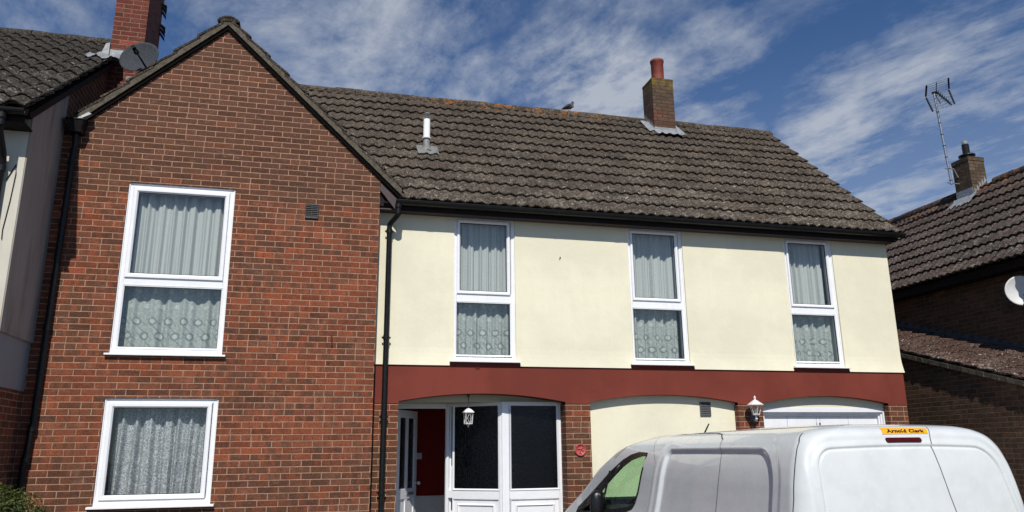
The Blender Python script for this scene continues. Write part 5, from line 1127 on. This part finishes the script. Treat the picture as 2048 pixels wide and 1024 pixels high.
# cab interior
mb = MB(); mb.box(VC-.62, VC+.62, 5.98, 6.03, -1.2, -.03); mb.build('bulkhead', M_CAB, van)
mb = MB(); mb.prism([(7.10, -.92), (7.85, -.92), (7.85, -.60), (7.45, -.54), (7.18, -.56), (7.08, -.66)], lambda a, b, k: (VC-.72+1.44*k, a, b)); mb.build('dashboard', M_CAB, van, bevel=0.02)
for sx in (-.42, .42):
    mb = MB(); mb.prism([(6.10, -1.1), (6.62, -1.1), (6.64, -1.0), (6.30, -.96), (6.16, -.42), (6.05, -.42)], lambda a, b, k: (VC+sx-.22+.44*k, a, b)); mb.build('seat', M_CAB, van, bevel=0.03)
mb = MB()
pts = [Vector((VC+.40+.175*math.cos(q), 6.93+.07*math.sin(q), -.60+.16*math.sin(q))) for q in [2*math.pi*k/28 for k in range(29)]]
mb.tube(pts, 0.014, 8, cap=False); mb.tube([pts[0], pts[14]], 0.02, 8); mb.tube([(VC+.4, 6.93, -.6), (VC+.4, 7.15, -.66)], 0.03, 8); mb.build('steering_wheel', M_CAB, van)
mb = MB(); mb.prism([(VC-.66, -.075), (VC-.58, .02), (VC+.58, .02), (VC+.66, -.065), (VC+.3, -.06), (VC-.3, -.065)], lambda a, b, k: (a, 6.60+.03*k, b)); mb.build('sun_visor', M_CAB, van)
# mirror
for s_ in (1, -1):
    mb = MB(); c_ = Vector((VC-s_*0.850, 7.02, -.525)); prof_ = [(0.0, -.15), (.045, -.145), (.072, -.11), (.080, -.02), (.078, .06), (.066, .115), (.040, .140), (0.0, .146)]
    n0 = len(mb.v); mb.lathe((0, 0, 0), prof_, 20); mb.v = [(c_.x+x, c_.y+y*0.62, c_.z+z) for x, y, z in mb.v]; mb.tube([c_+Vector((0, 0.01, -.06)), c_+Vector((s_*0.12, 0.06, -.08))], [0.035, 0.03], 10)
    mr = mb.build('door_mirror', M_VBLK, van)
# aerial, brake light, sticker, lettering
mb = MB(); mb.tube([(3.40, 6.46, .085), (3.40, 6.44, .11)], 0.018, 10); mb.tube([(3.40, 6.44, .10), (3.428, 6.37, .205)], [0.008, 0.006], 8); mb.build('roof_aerial', M_VBLK, van)
(xa, za), (xb, zb) = rear_hit(1771, 879.5), rear_hit(1842, 879.5); zc = (za+zb)/2; hh = 0.0135
mb = MB(); cap_ = []
for k in range(13): q = math.pi/2+math.pi*k/12; cap_.append((xa+hh+hh*math.cos(q), zc+hh*math.sin(q)))
for k in range(13): q = -math.pi/2+math.pi*k/12; cap_.append((xb-hh+hh*math.cos(q), zc+hh*math.sin(q)))
mid_ = [(xa+(xb-xa)*k/10, zc) for k in range(11)]
def lay(mb, poly, off, f=rsurf):
    c_ = np.mean(poly, 0); n = len(poly); vs = [f(c_[0], c_[1], off)]+[f(a, b, off) for a, b in poly]+[f(a, b, -0.01) for a, b in poly]
    mb.add(vs, [(0, i+1, (i+1) % n+1) for i in range(n)]+[(i+1, i+1+n, (i+1) % n+1+n, (i+1) % n+1) for i in range(n)])
lay(mb, cap_, 0.006); mb.build('high_brake_light', M_REDL, van, recalc=False)
cor = [rear_hit(*p) for p in ((1757, 855.3), (1850, 856.2), (1855.5, 867.2), (1764.5, 868.4))]
mb = MB(); NX, NZ = 24, 4; vs = []
def bil(u, v): return [(cor[3][k]*(1-u)+cor[2][k]*u)*(1-v)+(cor[0][k]*(1-u)+cor[1][k]*u)*v for k in (0, 1)]
for j in range(NZ+1):
    for i in range(NX+1): a, b = bil(i/NX, j/NZ); vs.append(rsurf(a, b, 0.0022))
mb.add(vs, [(j*(NX+1)+i, j*(NX+1)+i+1, (j+1)*(NX+1)+i+1, (j+1)*(NX+1)+i) for j in range(NZ) for i in range(NX)]); st = mb.build('sticker', M_ORANGE, van, recalc=False)
cu_ = bpy.data.curves.new('lettering', 'FONT'); cu_.body = 'Arnold Clark'; cu_.size = 1.0; cu_.offset = 0.055; cu_.space_character = 1.10; cu_.resolution_u = 4
to = bpy.data.objects.new('tmp_text', cu_); C.objects.link(to); bpy.context.view_layer.update()
tm = bpy.data.meshes.new_from_object(to.evaluated_get(bpy.context.evaluated_depsgraph_get())); bpy.data.objects.remove(to)
tv = np.array([v.co[:] for v in tm.vertices]); lo, hi = tv.min(0), tv.max(0)
bb = basept(van)
for v in tm.vertices:
    u = 0.10+0.82*(v.co.x-lo[0])/(hi[0]-lo[0]); w = 0.22+0.58*(v.co.y-lo[1])/(hi[1]-lo[1]); a, b = bil(u, w); v.co = rsurf(a, b, 0.0040)-bb
tm.name = 'lettering'; tm.materials.clear(); tm.materials.append(M_INK); tob = bpy.data.objects.new('lettering', tm); C.objects.link(tob); tob.parent = st; tob['_b'] = st['_b']
# lower parts (below the frame): bumper, lamps, wheels
mb = MB(); mb.prism([(VC-.86, 3.95), (VC-.80, 3.84), (VC+.80, 3.84), (VC+.86, 3.95), (VC+.86, 4.2), (VC-.86, 4.2)], lambda a, b, k: (a, b, -1.36+.28*k)); mb.build('rear_bumper', M_VBLK, van, bevel=0.02)
for s_ in (-1, 1):
    mb = MB(); mb.box(VC+s_*.80-.06, VC+s_*.80+.06, 3.86, 3.98, -.95, -.68); mb.build('tail_light', M_REDL, van, bevel=0.02)
    for y_ in (4.65, 7.38):
        mb = MB(); mb.lathe((VC+s_*.76, y_, GZ+.31), [(.20, -.09), (.29, -.10), (.31, -.07), (.31, .07), (.29, .10), (.20, .09)], 32, axis=(1, 0, 0)); w_ = mb.build('wheel', M_TYRE, van)
        mb = MB(); mb.lathe((VC+s_*.76, y_, GZ+.31), [(0, -.06), (.10, -.07), (.20, -.085), (.20, .085), (.10, .07), (0, .06)], 24, axis=(1, 0, 0)); mb.build('rim', M_RIM, w_)
